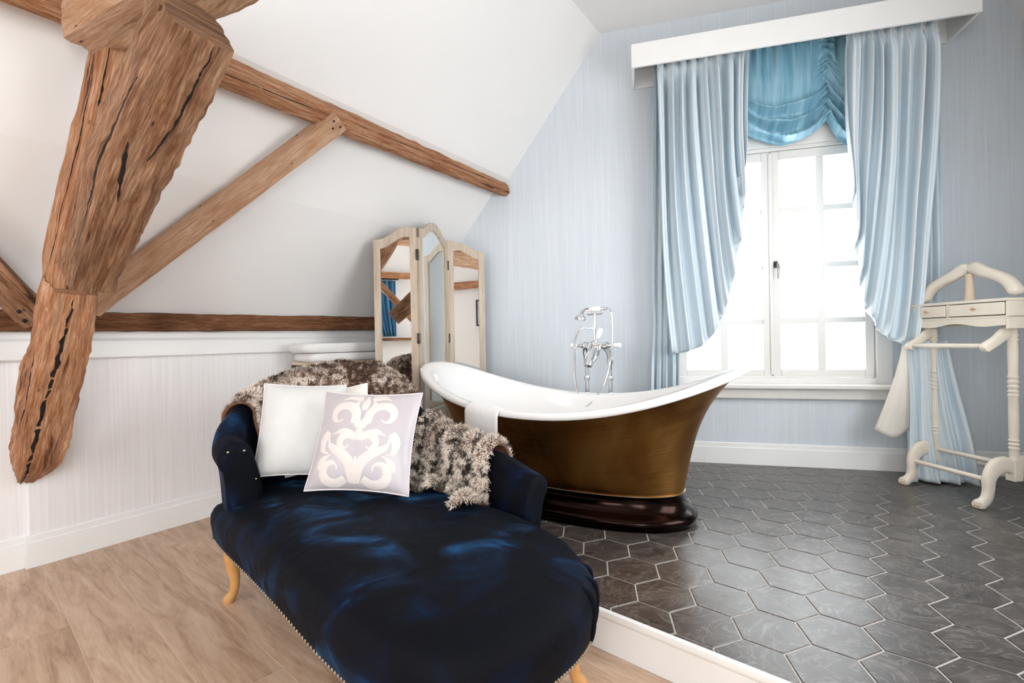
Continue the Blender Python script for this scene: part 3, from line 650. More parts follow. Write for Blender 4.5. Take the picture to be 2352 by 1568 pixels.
MB().lathe([(.044, 0), (.046, .006), (.04, .014), (.02, .02), (0, .022)], bc+fr*.02-Z_*.02, fr, 22).build('diverter_rose', 'chrome', fa)
for sg in (-1, 1):
    h = MB().lathe([(.012, 0), (.016, .012), (.011, .02), (.011, .035)], bc+tu*sg*.083, tu*sg, 12).build('valve', 'chrome', fa)
    MB().lathe([(.009, 0), (.014, .01), (.017, .035), (.016, .05), (.008, .056), (.0, .057)], bc+tu*sg*.115, tu*sg, 12).build('lever', 'porcelain', h)
dv = (Z_*.9+tu*.42); dv /= np.linalg.norm(dv)
h = MB().lathe([(.014, 0), (.016, .015), (.01, .025), (.01, .05)], bc+fr*.02, dv, 12).build('diverter', 'chrome', fa)
MB().lathe([(.01, 0), (.015, .01), (.019, .04), (.018, .062), (.008, .07), (0, .071)], bc+fr*.02+dv*.05, dv, 12).build('lever', 'porcelain', h)
MB().tube([bc, bc+Z_*.09, bc+Z_*.14, bc+Z_*.2], [.012, .008, .008, .009], 10).build('cradle_stem', 'chrome', fa)
ck = bc+Z_*.2
MB().tube([ck-tu*.055+Z_*.02, ck-tu*.05, ck, ck+tu*.05, ck+tu*.055+Z_*.02], .006, 8).build('cradle', 'chrome', fa)
hs0 = bc+Z_*.232
hd = MB().tube([hs0-tu*.035, hs0-tu*.02, hs0+tu*.03, hs0+tu*.045], [.014, .018, .018, .014], 12).build('handset_grip', 'porcelain', fa)
MB().tube([hs0+tu*.045, hs0+tu*.06, hs0+tu*.085], [.015, .012, .009], 10).build('handset_end', 'chrome', hd)
MB().tube([hs0-tu*.035, hs0-tu*.055, hs0-tu*.078-Z_*.008, hs0-tu*.09-Z_*.03], [.014, .01, .01, .01], 10).build('handset_neck', 'chrome', hd)
MB().lathe([(.01, 0), (.02, .012), (.034, .022), (.038, .034), (.036, .046), (.0, .048)], hs0-tu*.092-Z_*.022, (-Z_-tu*.15)/np.linalg.norm(Z_+tu*.15), 18).build('shower_rose', 'chrome', hd)
hp = [hs0+tu*.085, hs0+tu*.105-Z_*.02, hs0+tu*.115-Z_*.08, bc+tu*.118+fr*.02, bc+tu*.112-Z_*.12+fr*.05, bc+tu*.075-Z_*.26+fr*.08, bc+tu*.0-Z_*.36+fr*.1, bc-tu*.05-Z_*.37+fr*.1, bc-tu*.1-Z_*.25+fr*.08, bc-tu*.118-Z_*.1+fr*.06, bc-tu*.115+Z_*.03+fr*.05, bc-tu*.08+Z_*.105+fr*.04, bc-tu*.04+Z_*.11+fr*.02, bc+Z_*.108]
MB().tube(catmull(hp, 90), .0065, 8).build('hose', 'chrome', fa)
# ------------------------------------------------------------------ folding mirror
mir = thing('folding_mirror', 'three-panel arched dressing mirror in pale grey wood standing in the corner', 'mirror', (-.6, 3.3, ZP))
def mpanel(pa, pb, topf, label=None):
    """panel between two foot points; topf(u) gives the height of the outer edge"""
    pa = A_([*pa, 0.]); pb = A_([*pb, 0.]); d = pb-pa; wd = np.linalg.norm(d); d = d/wd; nn = np.cross(d, Z_); th_ = .022
    if np.dot(nn, -pa) < 0: nn = -nn
    st = .045; zb = ZP; zr = ZP+.42; us = np.linspace(0, 1, 25)
    tops = [topf(u) for u in us]
    fr_ = MB()
    fr_.prism([(0, zb), (st, zb), (st, topf(st/wd)-.001), (0, topf(0))], pa, d, Z_, nn, -th_/2, th_/2)
    fr_.prism([(wd-st, zb), (wd, zb), (wd, topf(1)), (wd-st, topf(1-st/wd)-.001)], pa, d, Z_, nn, -th_/2, th_/2)
    for u0, u1 in zip(us[:-1], us[1:]):
        fr_.prism([(u0*wd, topf(u0)-.06), (u1*wd, topf(u1)-.06), (u1*wd, topf(u1)), (u0*wd, topf(u0))], pa, d, Z_, nn, -th_/2-.001, th_/2+.001)
    fr_.prism([(st, zr-.05), (wd-st, zr-.05), (wd-st, zr), (st, zr)], pa, d, Z_, nn, -th_/2, th_/2)
    fr_.prism([(st, zb+.06), (wd-st, zb+.06), (wd-st, zb+.12), (st, zb+.12)], pa, d, Z_, nn, -th_/2, th_/2)
    f = fr_.build('panel_frame', 'grey_wood', mir, smooth=False)
    MB().prism([(st, zb+.12), (wd-st, zb+.12), (wd-st, zr-.05), (st, zr-.05)], pa, d, Z_, nn, -.006, .004).build('lower_board', 'grey_wood', f, smooth=False)
    poly = [(st, zr), (wd-st, zr)]+[(u*wd, topf(u)-.059) for u in us[::-1] if st <= u*wd <= wd-st]
    MB().prism(poly, pa, d, Z_, nn, -.004, .003).build('mirror_pane', 'mirror_glass', f, smooth=False)
    MB().prism([(st+.0, zb+.1), (wd-st, zb+.1), (wd-st, topf(.5)-.1), (st, topf(.5)-.1)] if False else [(p[0], p[1]) for p in poly], pa, d, Z_, nn, -.0105, -.0045).build('back_board', 'dark_wood', f, smooth=False)
    return f
zo, zj = 1.708, 1.78
L_o, L_j, R_j, R_o = (-.908, 3.10), (-.617, 3.075), (-.480, 3.535), (-.205, 3.59)
def side_top(u): return zo+(zj-zo)*sstep(A_((u-.12)/.62)) if u > .12 else zo
mpanel(L_o, L_j, lambda u: float(side_top(u)))
mpanel((L_j[0]+.006, L_j[1]+.01), (R_j[0]-.004, R_j[1]-.008), lambda u: zj+(.085*math.sin(math.pi*float(np.clip((u-.1)/.8, 0, 1)))**1.3))
mpanel(R_j, R_o, lambda u: float(side_top(1-u)))
for jx, jy in (L_j, (R_j[0], R_j[1])):
    for z in (1.6, 1.05): MB().box(A_([jx+.004, jy-.012, z]), (.018, .018, .07), None, .003).build('hinge', 'iron', mir)
# ------------------------------------------------------------------ towel shelf behind the chaise
sh = thing('towel_shelf', 'low dark open shelf with pale boards beside the folding mirror', 'shelf', (-1.23, 3.0, ZP))
se = dL; sn = -nL; sc0 = WL(-.52, .2, 0)
def shb(mb, t0, t1, q0, q1, z0, z1, bev=.004): return mb.box(WL((t0+t1)/2, (q0+q1)/2, (z0+z1)/2), (t1-t0, q1-q0, z1-z0), [dL, -nL, Z_], bev)
T0, T1, Q0, Q1 = -.90, -.10, .05, .33; ZS = .905
for z in (ZS, .62, .33): shb(MB(), T0, T1, Q0+.012, Q1, z-.022, z).build('shelf_board', 'rod_wood', sh, smooth=False)
for t in (T0, T1-.025): shb(MB(), t, t+.025, Q0, Q1-.01, ZP, ZS-.023 if t == T0 else 1.0).build('side_panel', 'dark_wood', sh, smooth=False)
shb(MB(), T0+.025, T1-.025, Q0, Q0+.012, ZP, ZS-.023).build('back_panel', 'dark_wood', sh, smooth=False)
shb(MB(), -.42, T1-.025, Q0, Q0+.02, ZS, 1.0).build('back_panel', 'dark_wood', sh, smooth=False)
def folded_towel(label, t0, t1, q0, q1, z0, z1, sd):
    mb = MB(); K = 1; hh = (z1-z0)/K
    for k in range(K):
        n_ = 24; ring = []
        for a in np.linspace(0, 2*math.pi, n_+1)[:-1]:
            x, y = sup(a, 5); ring.append((x, y))
        lev = [(.0, .93), (.2, .98), (.5, 1.), (.8, .98), (1., .93)]; P = []
        for h, sc in lev:
            P.append([WL((t0+t1)/2+(t1-t0)/2*x*sc*(1-.01*k), (q0+q1)/2+(q1-q0)/2*y*sc, z0+hh*(k+h)*.985+.006*noise.noise(Vector((x*2+sd, y*2, k)))) for x, y in ring])
        m0 = len(mb.V); mb.grid(A_(P), closev=True); mb.F.append(tuple(m0+i for i in range(n_))[::-1]); mb.F.append(tuple(m0+4*n_+i for i in range(n_)))
    o = mb.build('folded_towel', 'terry', angle=60); return tag(o, label, 'towel', 'folded white towels on the shelf')
folded_towel('folded white towel at the bottom of the stack on the shelf', -.93, -.25, .08, .36, ZS+.002, ZS+.058, 1.)
folded_towel('folded white towel on top of the stack on the shelf', -.97, -.26, .08, .36, ZS+.062, ZS+.125, 5.)
# ------------------------------------------------------------------ chaise longue
ch = thing('chaise_longue', 'navy velvet chaise longue with scrolled wraparound back and pale cabriole legs', 'chaise longue', AB(-1.4, .95, 0))
OUT = catmull([(-2.13, .66), (-2.0, .645), (-1.7, .625), (-1.4, .60), (-1.1, .57), (-.88, .565), (-.74, .60), (-.645, .70), (-.605, .86), (-.61, 1.02), (-.67, 1.14), (-.82, 1.25), (-1.05, 1.315), (-1.4, 1.335), (-1.8, 1.335), (-2.08, 1.27), (-2.2, 1.1), (-2.23, .95), (-2.2, .78), (-2.13, .66)], 150)[:-1]
OC = A_([-1.35, .95])
def oring(sc, z, off=0.):
    out = []; m = len(OUT)
    for i, p in enumerate(OUT):
        tn = OUT[(i+1) % m]-OUT[i-1]; nn = A_([tn[1], -tn[0]]); nn /= np.linalg.norm(nn)+1e-9
        q = OC+(p-OC)*sc+nn*off; out.append(q)
    return [AB(q[0], q[1], z) for q in out]
rings = [oring(.9, .235), oring(1, .235, -.012), oring(1, .245, -.004), oring(1, .275, 0), oring(1, .32, .006), oring(1, .35, .004), oring(1, .372, -.008), oring(.975, .388, -.006), oring(.93, .399), oring(.85, .409), oring(.7, .419), oring(.5, .426), oring(.25, .43), oring(.02, .431)]
P = A_(rings)
for i in range(4, len(rings)):                                   # soft dimples in the pile
    for k in range(P.shape[1]):
        v = P[i, k]; P[i, k] = v+Z_*.006*noise.noise(Vector(v*6))
mb = MB(); mb.grid(P, closev=True); m = P.shape[1]
mb.F.append(tuple(range(m))); mb.F.append(tuple((len(rings)-1)*m+k for k in range(m)))
mb.build('seat', 'velvet', ch, angle=60)
# gathered pleats round the foot end
for i0, p in enumerate(OUT):
    if i0 % 4 or not (p[0] > -.72 and .98 < p[1] < 1.24): continue
    tn = OUT[(i0+1) % 149]-OUT[i0-1]; nn = A_([tn[1], -tn[0]]); nn /= np.linalg.norm(nn)
    pts = [AB(*(p+nn*o), z) for o, z in ((-.03, .388), (-.004, .372), (.0045, .345), (.005, .31), (.002, .27), (-.005, .243))]
    MB().tube(catmull(pts, 14), [.003, .005, .007, .008, .009, .009, .009, .009, .008, .008, .007, .006, .005, .003], 8).build('pleat', 'velvet', ch)
# brass studs along the lower edge
mb = MB()
for i in range(0, 149):
    p = OUT[i]; tn = OUT[(i+1) % 149]-OUT[i-1]; nn = A_([tn[1], -tn[0]]); nn /= np.linalg.norm(nn)
    for f in (0., .5):
        q = p+(OUT[(i+1) % 149]-p)*f; mb.lathe([(.005, 0), (.0038, .0026), (.0008, .0038)], AB(*(q-nn*.0025), .252), AB(*nn, 0), 6)
tag(mb.build('nail_trim', 'stud', ch), kind='stuff')
# backrest swept from the near arm, round the head, down the far side
PATH = catmull([(-1.97, .775), (-2.07, .785), (-2.17, .85), (-2.23, .98), (-2.21, 1.13), (-2.12, 1.26), (-1.97, 1.335), (-1.75, 1.36), (-1.5, 1.365), (-1.25, 1.355), (-1.03, 1.32)], 90)
arc_l = np.concatenate([[0], np.cumsum(np.linalg.norm(np.diff(PATH, axis=0), axis=1))]); arc_l /= arc_l[-1]
knot = [0, .05, .12, .2, .28, .36, .44, .5, .58, .68, .78, .9, 1.]
cz_ = [.655, .665, .74, .83, .885, .905, .89, .83, .715, .63, .60, .575, .535]
def crest(u): return float(np.interp(u, knot, cz_))
def brad(u): return float(np.interp(u, [0, .06, .15, .5, .85, 1], [.064, .058, .045, .042, .042, .045]))
def pathp(u):
    i = np.interp(u, arc_l, np.arange(90)); i0 = int(min(i, 88)); p = PATH[i0]+(PATH[i0+1]-PATH[i0])*(i-i0)
    t = PATH[min(i0+2, 89)]-PATH[max(i0-1, 0)]; t /= np.linalg.norm(t); return p, A_([-t[1], t[0]])*1.    # outward normal
_, n0 = pathp(.35)
NSG = 1 if np.dot(n0, A_([-1, 0])) > 0 else -1
def bsec(u, w_, off=0.):
    """w_ in 0..1: inner foot -> over the roll -> outer foot"""
    p, nn = pathp(u); nn = nn*NSG; c = crest(u); r = brad(u); zi = .33; lean = .02+.05*sstep(A_((c-.55)/.3))
    rc_ = (lean+r*(.55+.15*math.exp(-(u/.08)**2)), c-r)                                       # roll centre (outward, z)
    if w_ < .4:
        f = w_/.4; x = -.012+(rc_[0]-r+.012)*f**1.5; z = zi+(rc_[1]-zi)*f; nx, nz = -1., .12
        x -= .012*math.sin(math.pi*f)
    elif w_ < .75:
        an = math.pi-(w_-.4)/.35*math.pi*1.25; nx, nz = math.cos(an), math.sin(an); x = rc_[0]+r*nx; z = rc_[1]+r*nz
    else:
        f = (w_-.75)/.25; an = -math.pi*.25; x0, z0 = rc_[0]+r*math.cos(an), rc_[1]+r*math.sin(an); x = x0+(.035+.07*math.exp(-(u/.12)**2)-x0)*f**.6; z = z0+(.24-z0)*f; nx, nz = 1., 0.
    x += nx*off; z += nz*off; q = p+nn*x
    return AB(q[0], q[1], z)
US = np.linspace(0, 1, 110); WSs = np.concatenate([np.linspace(0, .4, 9)[:-1], np.linspace(.4, .75, 18)[:-1], np.linspace(.75, 1, 8)])
P = A_([[bsec(u, w_) for w_ in WSs] for u in US]); mb = MB(); mb.grid(P)
for i in (0, len(US)-1):
    c_ = P[i].mean(0); k = len(mb.V); tdir_ = (P[i].mean(0)-P[1 if i == 0 else i-1].mean(0)); tdir_ /= np.linalg.norm(tdir_)
    # padded scroll face
    inner = [c_+(q-c_)*.72+tdir_*.014 for q in P[i]]; mid_ = [c_+(q-c_)*.93+tdir_*.009 for q in P[i]]
    G = A_([P[i], mid_, inner]); mb.grid(G); mb.add([c_+tdir_*.015]+inner, [(0, 1+j, 2+j) for j in range(len(inner)-1)]+[(0, len(inner), 1)])
    nw = len(WSs); mb.F.append
bk = mb.build('backrest', 'velvet', ch, angle=70)
for q in (P[0][12], P[0][17], P[0][5]): MB().lathe([(.005, 0), (.0035, .003), (.001, .004)], q+(q-P[0].mean(0))*-.2+A_([.3, -1, 0])*.012, (.3, -1, .1), 8).build('button', 'stud', bk)
# legs
def cab(foot, out, h=.25, nm='leg'):
    o_ = A_([*out, 0.]); f = A_([*foot, 0.]); pts = [f-o_*.028+Z_*h, f-o_*.012+Z_*h*.82, f-o_*.010+Z_*h*.6, f-o_*.018+Z_*h*.35, f-o_*.012+Z_*h*.16, f+o_*.004+Z_*h*.06, f+o_*.006]
    MB().tube(catmull(pts, 22), np.interp(np.linspace(0, 6, 22), range(7), [.036, .033, .025, .018, .017, .022, .017]), 12).build(nm, 'beech', ch, angle=60)
for (a, b), o_ in (((-2.07, .70), (-.5, -.75)), ((-.76, .68), (.5, -.6)), ((-.735, 1.17), (.5, .5)), ((-2.1, 1.24), (-.5, .6))):
    v = AB(a, b, 0); ov = AB(*o_, 0); ov /= np.linalg.norm(ov); cab(v[:2], ov[:2])
# ------------------------------------------------------------------ fur throws
def fur(root, P, nstr, length, wd, colf, lay, seed, lift=.012):
    """strands as slim blades rooted all over the sheet P"""
    r = np.random.default_rng(seed); nu, nv = P.shape[:2]; V = []; F = []; Cc = []
    i = r.random(nstr)*(nu-1.001); j = r.random(nstr)*(nv-1.001); i0 = i.astype(int); j0 = j.astype(int); fi = (i-i0)[:, None]; fj = (j-j0)[:, None]
    p = P[i0, j0]*(1-fi)*(1-fj)+P[i0+1, j0]*fi*(1-fj)+P[i0, j0+1]*(1-fi)*fj+P[i0+1, j0+1]*fi*fj
    du = P[i0+1, j0]-P[i0, j0]; dv = P[i0, j0+1]-P[i0, j0]; nn = np.cross(du, dv); nn /= np.linalg.norm(nn, axis=1)[:, None]+1e-9
    cen = P.reshape(-1, 3).mean(0); nn *= lay['sign']
    dvn = dv/(np.linalg.norm(dv, axis=1)[:, None]+1e-9); dun = du/(np.linalg.norm(du, axis=1)[:, None]+1e-9)
    nz = A_([noise.noise(Vector(q*9)) for q in p]); nz2 = A_([noise.noise(Vector(q*11+A_([7, 3, 1]))) for q in p])
    d = nn*lay['up']+dvn*(lay['v']+.6*nz[:, None])+dun*(lay['u']+.9*nz2[:, None])+r.normal(size=p.shape)*.28
    d /= np.linalg.norm(d, axis=1)[:, None]; ln = length*(.6+.6*r.random(nstr))[:, None]
    sd = np.cross(d, nn); sd /= np.linalg.norm(sd, axis=1)[:, None]+1e-9; sd *= wd
    base = p+nn*.002; midp = base+d*ln*.55+nn*ln*.08; tip = base+d*ln-nn*ln*.05
    cr_, cm, ct = colf(p, i/(nu-1), j/(nv-1), r)
    V = np.stack([base-sd, base+sd, midp-sd*.8, midp+sd*.8, tip], 1).reshape(-1, 3)
    Cc = np.stack([cr_, cr_, cm, cm, ct], 1).reshape(-1, 3)
    k = np.arange(nstr)*5; F = [f for b in k for f in ((b, b+1, b+3, b+2), (b+2, b+3, b+4))]
    mb = MB(); mb.V = list(V); mb.F = F
    mb.C = {q: Cc[q] for q in range(len(Cc))}
    o = mb.build('pile', 'fur', root, smooth=True, angle=0, recalc=False); return tag(o, kind='stuff')
CREAM, DARK, TAN = A_(L2((250, 236, 222))), A_(L2((22, 12, 8))), A_(L2((164, 104, 66)))
def lerp3(a, b, f): return a[None]*(1-f[:, None])+b[None]*f[:, None]
# throw over the head of the chaise
us = np.linspace(.13, .545, 70); ws = np.linspace(.27, .93, 60)
def t1(u, w_):
    e = .02+.012*noise.noise(Vector((u*22, w_*5, 2)))+.008*noise.noise(Vector((u*50, w_*11, 4)))
    wj = w_+.05*noise.noise(Vector((u*12, 0, 8)))*(1 if w_ < .4 else .4)
    return bsec(u, float(np.clip(wj, .05, .98)), e)
P1 = A_([[t1(u, w_) for w_ in ws] for u in us])
f1 = thing('fur_throw', 'brown and cream faux fur throw draped over the high back of the chaise', 'throw', bsec(.33, .55))
MB().grid(P1).build('blanket', 'fur_base', f1, angle=0, solid=.012)
def col1(p, i, j, r):
    n1 = A_([noise.noise(Vector(q*7)) for q in p]); n2 = A_([noise.noise(Vector(q*40+A_([3, 1, 5]))) for q in p])
    edge = np.clip(np.maximum(np.exp(-(i/.1)**2), np.exp(-((1-i)/.12)**2))+.9*np.exp(-((i-.3)/.1)**2), 0, 1)
    f = sstep(.5+1.5*n1+2.3*n2+.8*(edge-.35)+.3*r.normal(size=len(p)))
    tip = lerp3(TAN, CREAM, f); mid = lerp3(DARK, lerp3(TAN, CREAM, f).mean(0), f**1.2); mid = DARK[None]*(1-f[:, None])+tip*f[:, None]
    return tip*.4, mid, tip
fur(f1, P1, 52000, .024, .0013, col1, dict(sign=1, up=.5, v=-.45, u=.15), 3)
# throw over the low far side, tumbling on to the seat
def t2(u, w_):
    uu = .635+.235*u; rid = math.sin(2*math.pi*4.3*u+2.2*math.sin(w_*3))
    e = .026+.018*rid*(.6+.4*w_)+.01*noise.noise(Vector((u*9, w_*6, 12)))
    if w_ < .62:
        f = w_/.62; ww = .86-(.86-.10)*f; q = bsec(uu, ww, e); return q+AB(.05*f*f*(u-.2), 0, 0)
    f = (w_-.62)/.38; b0_ = bsec(uu, .10, e)+AB(.05*(u-.2), 0, 0); zt = .425+e*.9
    ext = .13+.07*math.sin(u*6.3+.6)+.05*u
    return A_([*(b0_+AB(.05*f*u, -ext*f, 0))[:2], 0])+Z_*(b0_[2]*(1-f)**2.2+zt*(1-(1-f)**2.2))+Z_*.02*math.sin(f*3.14)*(rid*.6+.6)
us = np.linspace(0, 1, 80); ws = np.linspace(0, 1, 80); P2 = A_([[t2(u, w_) for w_ in ws] for u in us])
f2 = thing('fur_throw', 'cream and black faux fur throw tumbling over the low arm on to the seat', 'throw', bsec(.75, .5))
MB().grid(P2).build('blanket', 'fur_base', f2, angle=0, solid=.012)
def col2(p, i, j, r):
    n1 = A_([noise.noise(Vector(q*52)) for q in p]); rid = np.sin(2*math.pi*4.3*i+2.2*np.sin(j*3))
    f = sstep(.5+.5*rid+2.6*n1+.25*r.normal(size=len(p))+.6*(np.exp(-((1-i)/.16)**2))+.25*np.exp(-((1-j)/.2)**2))
    tip = lerp3(DARK, CREAM, f); return tip*.6, tip, tip*.6+CREAM[None]*.4*f[:, None]
fur(f2, P2, 56000, .024, .0013, col2, dict(sign=-1, up=.5, v=.55, u=.1), 5)
# ------------------------------------------------------------------ cushions
def cushion(name, label, c, ex, ey, W, H, T, mat, pinch=.07, sag=0., seed=0):
    ex = A_(ex, float); ex /= np.linalg.norm(ex); ey = A_(ey, float); ey -= ex*np.dot(ex, ey); ey /= np.linalg.norm(ey); ez = np.cross(ex, ey)
    if np.dot(ez, CAM-A_(c)) < 0: ez = -ez
    root = thing(name, label, 'cushion', c); N = 34
    def pt(u, v, side):
        h = ((1-u**4)*(1-v**4))**.5*(.55+.45*(1-u*u)*(1-v*v)); x = u*W/2*(1-pinch*(1-abs(v)**2)*abs(u)**3); y = v*H/2*(1-pinch*(1-abs(u)**2)*abs(v)**3)
        z = side*T/2*h+.008*noise.noise(Vector((u*2+seed, v*2, side)))*h
        return A_(c)+ex*x+ey*(y)+ez*z
    mb = MB()
    for side in (1, -1):
        P = A_([[pt(u, v, side) for v in np.linspace(-1, 1, N)] for u in np.linspace(-1, 1, N)]); mb.grid(P)
    mb.build('cover', mat, root, angle=0)
    ed = [(u, -1.) for u in np.linspace(-1, 1, 24)]+[(1., v) for v in np.linspace(-1, 1, 24)[1:]]+[(u, 1.) for u in np.linspace(1, -1, 24)[1:]]+[(-1., v) for v in np.linspace(1, -1, 24)[1:-1]]
    MB().tube([pt(u, v, 1) for u, v in ed], .0035, 6, closed=True).build('piping', 'piping' if mat != 'cream_cotton' else 'cream_cotton', root, angle=0)
    return root, pt, ez
cW1 = aty(692, 985, 1.99); e1 = A_([.93, -.05, .02])
cushion('cushion', 'plain white cushion standing at the left in front of the others', cW1, (1., .22, -.06), (-.05, .33, 1), .335, .39, .15, 'cotton', .05, seed=2)
cW2 = aty(752, 985, 2.14)
cushion('cushion', 'plain white cushion mostly hidden behind the other two', cW2, (1., .05, .16), (-.12, .3, 1), .40, .36, .14, 'cream_cotton', .05, seed=9)
cD = aty(838, 1012, 1.845)
cr0, cpt, cez = cushion('cushion', 'mauve satin cushion with a raised white damask scroll pattern', cD, (1., -.14, -.02), (.12, .42, 1), .42, .40, .13, 'satin_mauve', .07, seed=4)
def ribbon(mb, pts, w0, w1):
    pts = catmull(pts, 26); n = len(pts); P = []
    for i in range(n):
        t = pts[min(i+1, n-1)]-pts[max(i-1, 0)]; t = t/(np.linalg.norm(t)+1e-9); nn = A_([-t[1], t[0]]); f = i/(n-1)
        hw = (w0+(w1-w0)*f)*(.35+.65*math.sin(math.pi*min(1, f*1.15+.08))**.5 if f < 1 else .3)
        row = []
        for sg in (-1, -.4, .4, 1):
            u, v = np.clip(pts[i]+nn*hw*sg, -.97, .97); row.append(cpt(u, v, 1)+cez*(.0022 if abs(sg) < .9 else .0002))
        P.append(row)
    mb.grid(A_(P))
def spiral(c, r0, r1, a0, a1, n=9):
    return [A_([c[0]+(r0+(r1-r0)*f)*math.cos(a0+(a1-a0)*f), c[1]+(r0+(r1-r0)*f)*math.sin(a0+(a1-a0)*f)]) for f in np.linspace(0, 1, n)]
mo = MB()
for sg in (-1, 1):
    fl_ = lambda pts: [A_([p[0]*sg, p[1]]) for p in pts]
    ribbon(mo, fl_(spiral((.42, -.62), .30, .07, -2.6, 3.0)), .11, .05)
    ribbon(mo, fl_(spiral((.42, .42), .33, .07, 3.6, -2.2)), .11, .05)
    ribbon(mo, fl_(spiral((.22, -.12), .2, .05, 2.6, -2.6)), .085, .04)
    ribbon(mo, fl_([A_([.02, -.85]), A_([.1, -.5]), A_([.3, -.3]), A_([.55, -.15]), A_([.62, .1])]), .12, .07)
    ribbon(mo, fl_([A_([.62, .1]), A_([.72, -.05]), A_([.7, -.25]), A_([.56, -.32])]), .10, .05)
    ribbon(mo, fl_([A_([.03, .2]), A_([.12, .42]), A_([.18, .68]), A_([.1, .84])]), .085, .06)
    ribbon(mo, fl_([A_([.1, .84]), A_([.3, .88]), A_([.48, .8])]), .09, .05)
    ribbon(mo, fl_([A_([.05, .02]), A_([.3, .12]), A_([.52, .05])]), .07, .05)
    ribbon(mo, fl_([A_([.72, -.62]), A_([.66, -.45]), A_([.5, -.33])]), .07, .06)
ribbon(mo, [A_([0, -.88]), A_([0, -.6]), A_([0, -.35])], .09, .08); ribbon(mo, [A_([0, -.05]), A_([0, .12]), A_([0, .33])], .10, .05); ribbon(mo, [A_([0, .55]), A_([0, .72]), A_([0, .9])], .06, .09)
mo.build('damask_motif', 'satin_motif', cr0, angle=0)
# ------------------------------------------------------------------ clothes valet
VL = onz(2075, 1113, ZP); VR = onz(2247, 1168, ZP)
vw = (VR-VL); vw[2] = 0; VWD = np.linalg.norm(vw); vw /= VWD; vf = A_([vw[1], -vw[0], 0]);  vf = vf if vf[0] < 0 else -vf   # vf: front
va0 = thing('clothes_valet', 'limed wooden clothes valet with coat hanger, two small drawers and turned posts', 'valet stand', (VL+VR)/2-vf*.2)
def VP(x, f, z): return VL+vw*x-vf*f+Z_*(z)                       # x along width, f back from the toes, z above platform
VAX = [vw, -vf, Z_]
def vbox(mb, x0, x1, f0, f1, z0, z1, bev=.003): return mb.box(VP((x0+x1)/2, (f0+f1)/2, (z0+z1)/2), (x1-x0, f1-f0, z1-z0), VAX, bev)
FP = .215                                                        # posts stand this far behind the toes
for x in (0., VWD):
    pr = [(.019, .24), (.019, .29), (.0225, .295), (.016, .305), (.0225, .315), (.016, .325), (.0225, .335), (.017, .345), (.019, .36), (.02, .47), (.0185, .555), (.0235, .565), (.016, .575), (.0235, .585), (.016, .595), (.0235, .61), (.0165, .62), (.0235, .635), (.0165, .645), (.0225, .66), (.018, .67), (.02, .72), (.021, .80), (.019, .84), (.0235, .85), (.017, .86), (.0225, .87), (.019, .88), (.019, .91)]
    MB().lathe(pr, VP(x, FP, 0), (0, 0, 1), 16).build('post', 'limed_wood', va0)
    vbox(MB(), x-.022, x+.022, FP-.026, FP+.026, .13, .245, .004).build('post_block', 'limed_wood', va0, smooth=False)
    for sg in (-1, 1):
        pts = [(.015, .195), (.06, .215), (.115, .20), (.15, .15), (.155, .09), (.17, .045), (.205, .022), (.222, .02)]; hw = [.032, .042, .042, .032, .025, .024, .024, .016]
        C = catmull([A_([p[0], p[1]]) for p in pts], 22); hwi = np.interp(np.linspace(0, 7, 22), range(8), hw); P = []
        for i in range(22):
            t = C[min(i+1, 21)]-C[max(i-1, 0)]; t /= np.linalg.norm(t); nn = A_([-t[1], t[0]]); row = []
            for a in np.linspace(0, 2*math.pi, 13)[:-1]:
                ca, sa_ = sup(a, 3.4); q = C[i]+nn*hwi[i]*ca; q[1] = max(q[1], 0.001); row.append(VP(x+.022*sa_*(.85+.3*(i > 17)), FP+sg*q[0], q[1]))
            P.append(row)
        mb = MB(); mb.grid(A_(P), closev=True); mb.F.append(tuple(range(12))); mb.F.append(tuple(21*12+k for k in range(12)))
        f = mb.build('foot', 'limed_wood', va0, angle=60)
        for dx in (-.011, 0, .011): MB().lathe([(.0055, 0), (.007, .006), (.004, .014), (.0, .016)], VP(x+dx, FP+sg*.21, .013), -vf*sg, 8).build('toe', 'bare_wood', f)
for f_, z_ in ((FP-.15, .14), (FP+.15, .14), (FP, .205)):
    MB().tube([VP(.0, f_, z_), VP(VWD, f_, z_)], .0125, 10).build('shoe_rail', 'limed_wood', va0)
# drawer box
x0, x1, f0, f1, z0, z1 = -.055, VWD+.05, FP-.09, FP+.075, .905, 1.06
mb = MB(); vbox(mb, x0, x1, f0-.004, f1, z1-.016, z1, .004); vbox(mb, x0, x1, f0, f1, z0+.055, z0+.068); vbox(mb, x0, x0+.014, f0, f1, z0, z1-.016); vbox(mb, x1-.014, x1, f0, f1, z0, z1-.016); vbox(mb, x0+.014, x1-.014, f1-.012, f1, z0+.02, z1-.016)
xm = x0+(x1-x0)*.42; vbox(mb, xm-.008, xm+.008, f0, f1-.012, z0+.068, z1-.016)
bx_ = mb.build('drawer_case', 'limed_wood', va0, smooth=False)
NA = 24; ap = [(x0+.014, z0+.055), (x1-.014, z0+.055)]+[(x1-.014-(x1-x0-.028)*i/NA, z0+.012+.014*math.sin(math.pi*i/NA)**2+.012*math.cos(4*math.pi*i/NA)*.5) for i in range(NA+1)]
mb = MB(); mb.prism(ap, VP(0, f0+.012, 0), vw, Z_, vf, 0, .012); mb.build('apron', 'limed_wood', va0, smooth=False)
for a, b in ((x0+.018, xm-.011), (xm+.011, x1-.018)):
    dr = vbox(MB(), a, b, f0-.006, f0+.09, z0+.072, z1-.020).build('drawer', 'limed_wood', va0, smooth=False)
    MB().lathe([(.004, 0), (.004, .008), (.008, .014), (.007, .02), (.0, .022)], VP((a+b)/2, f0-.006, z0+.105), vf, 12).build('knob', 'bare_wood', dr)
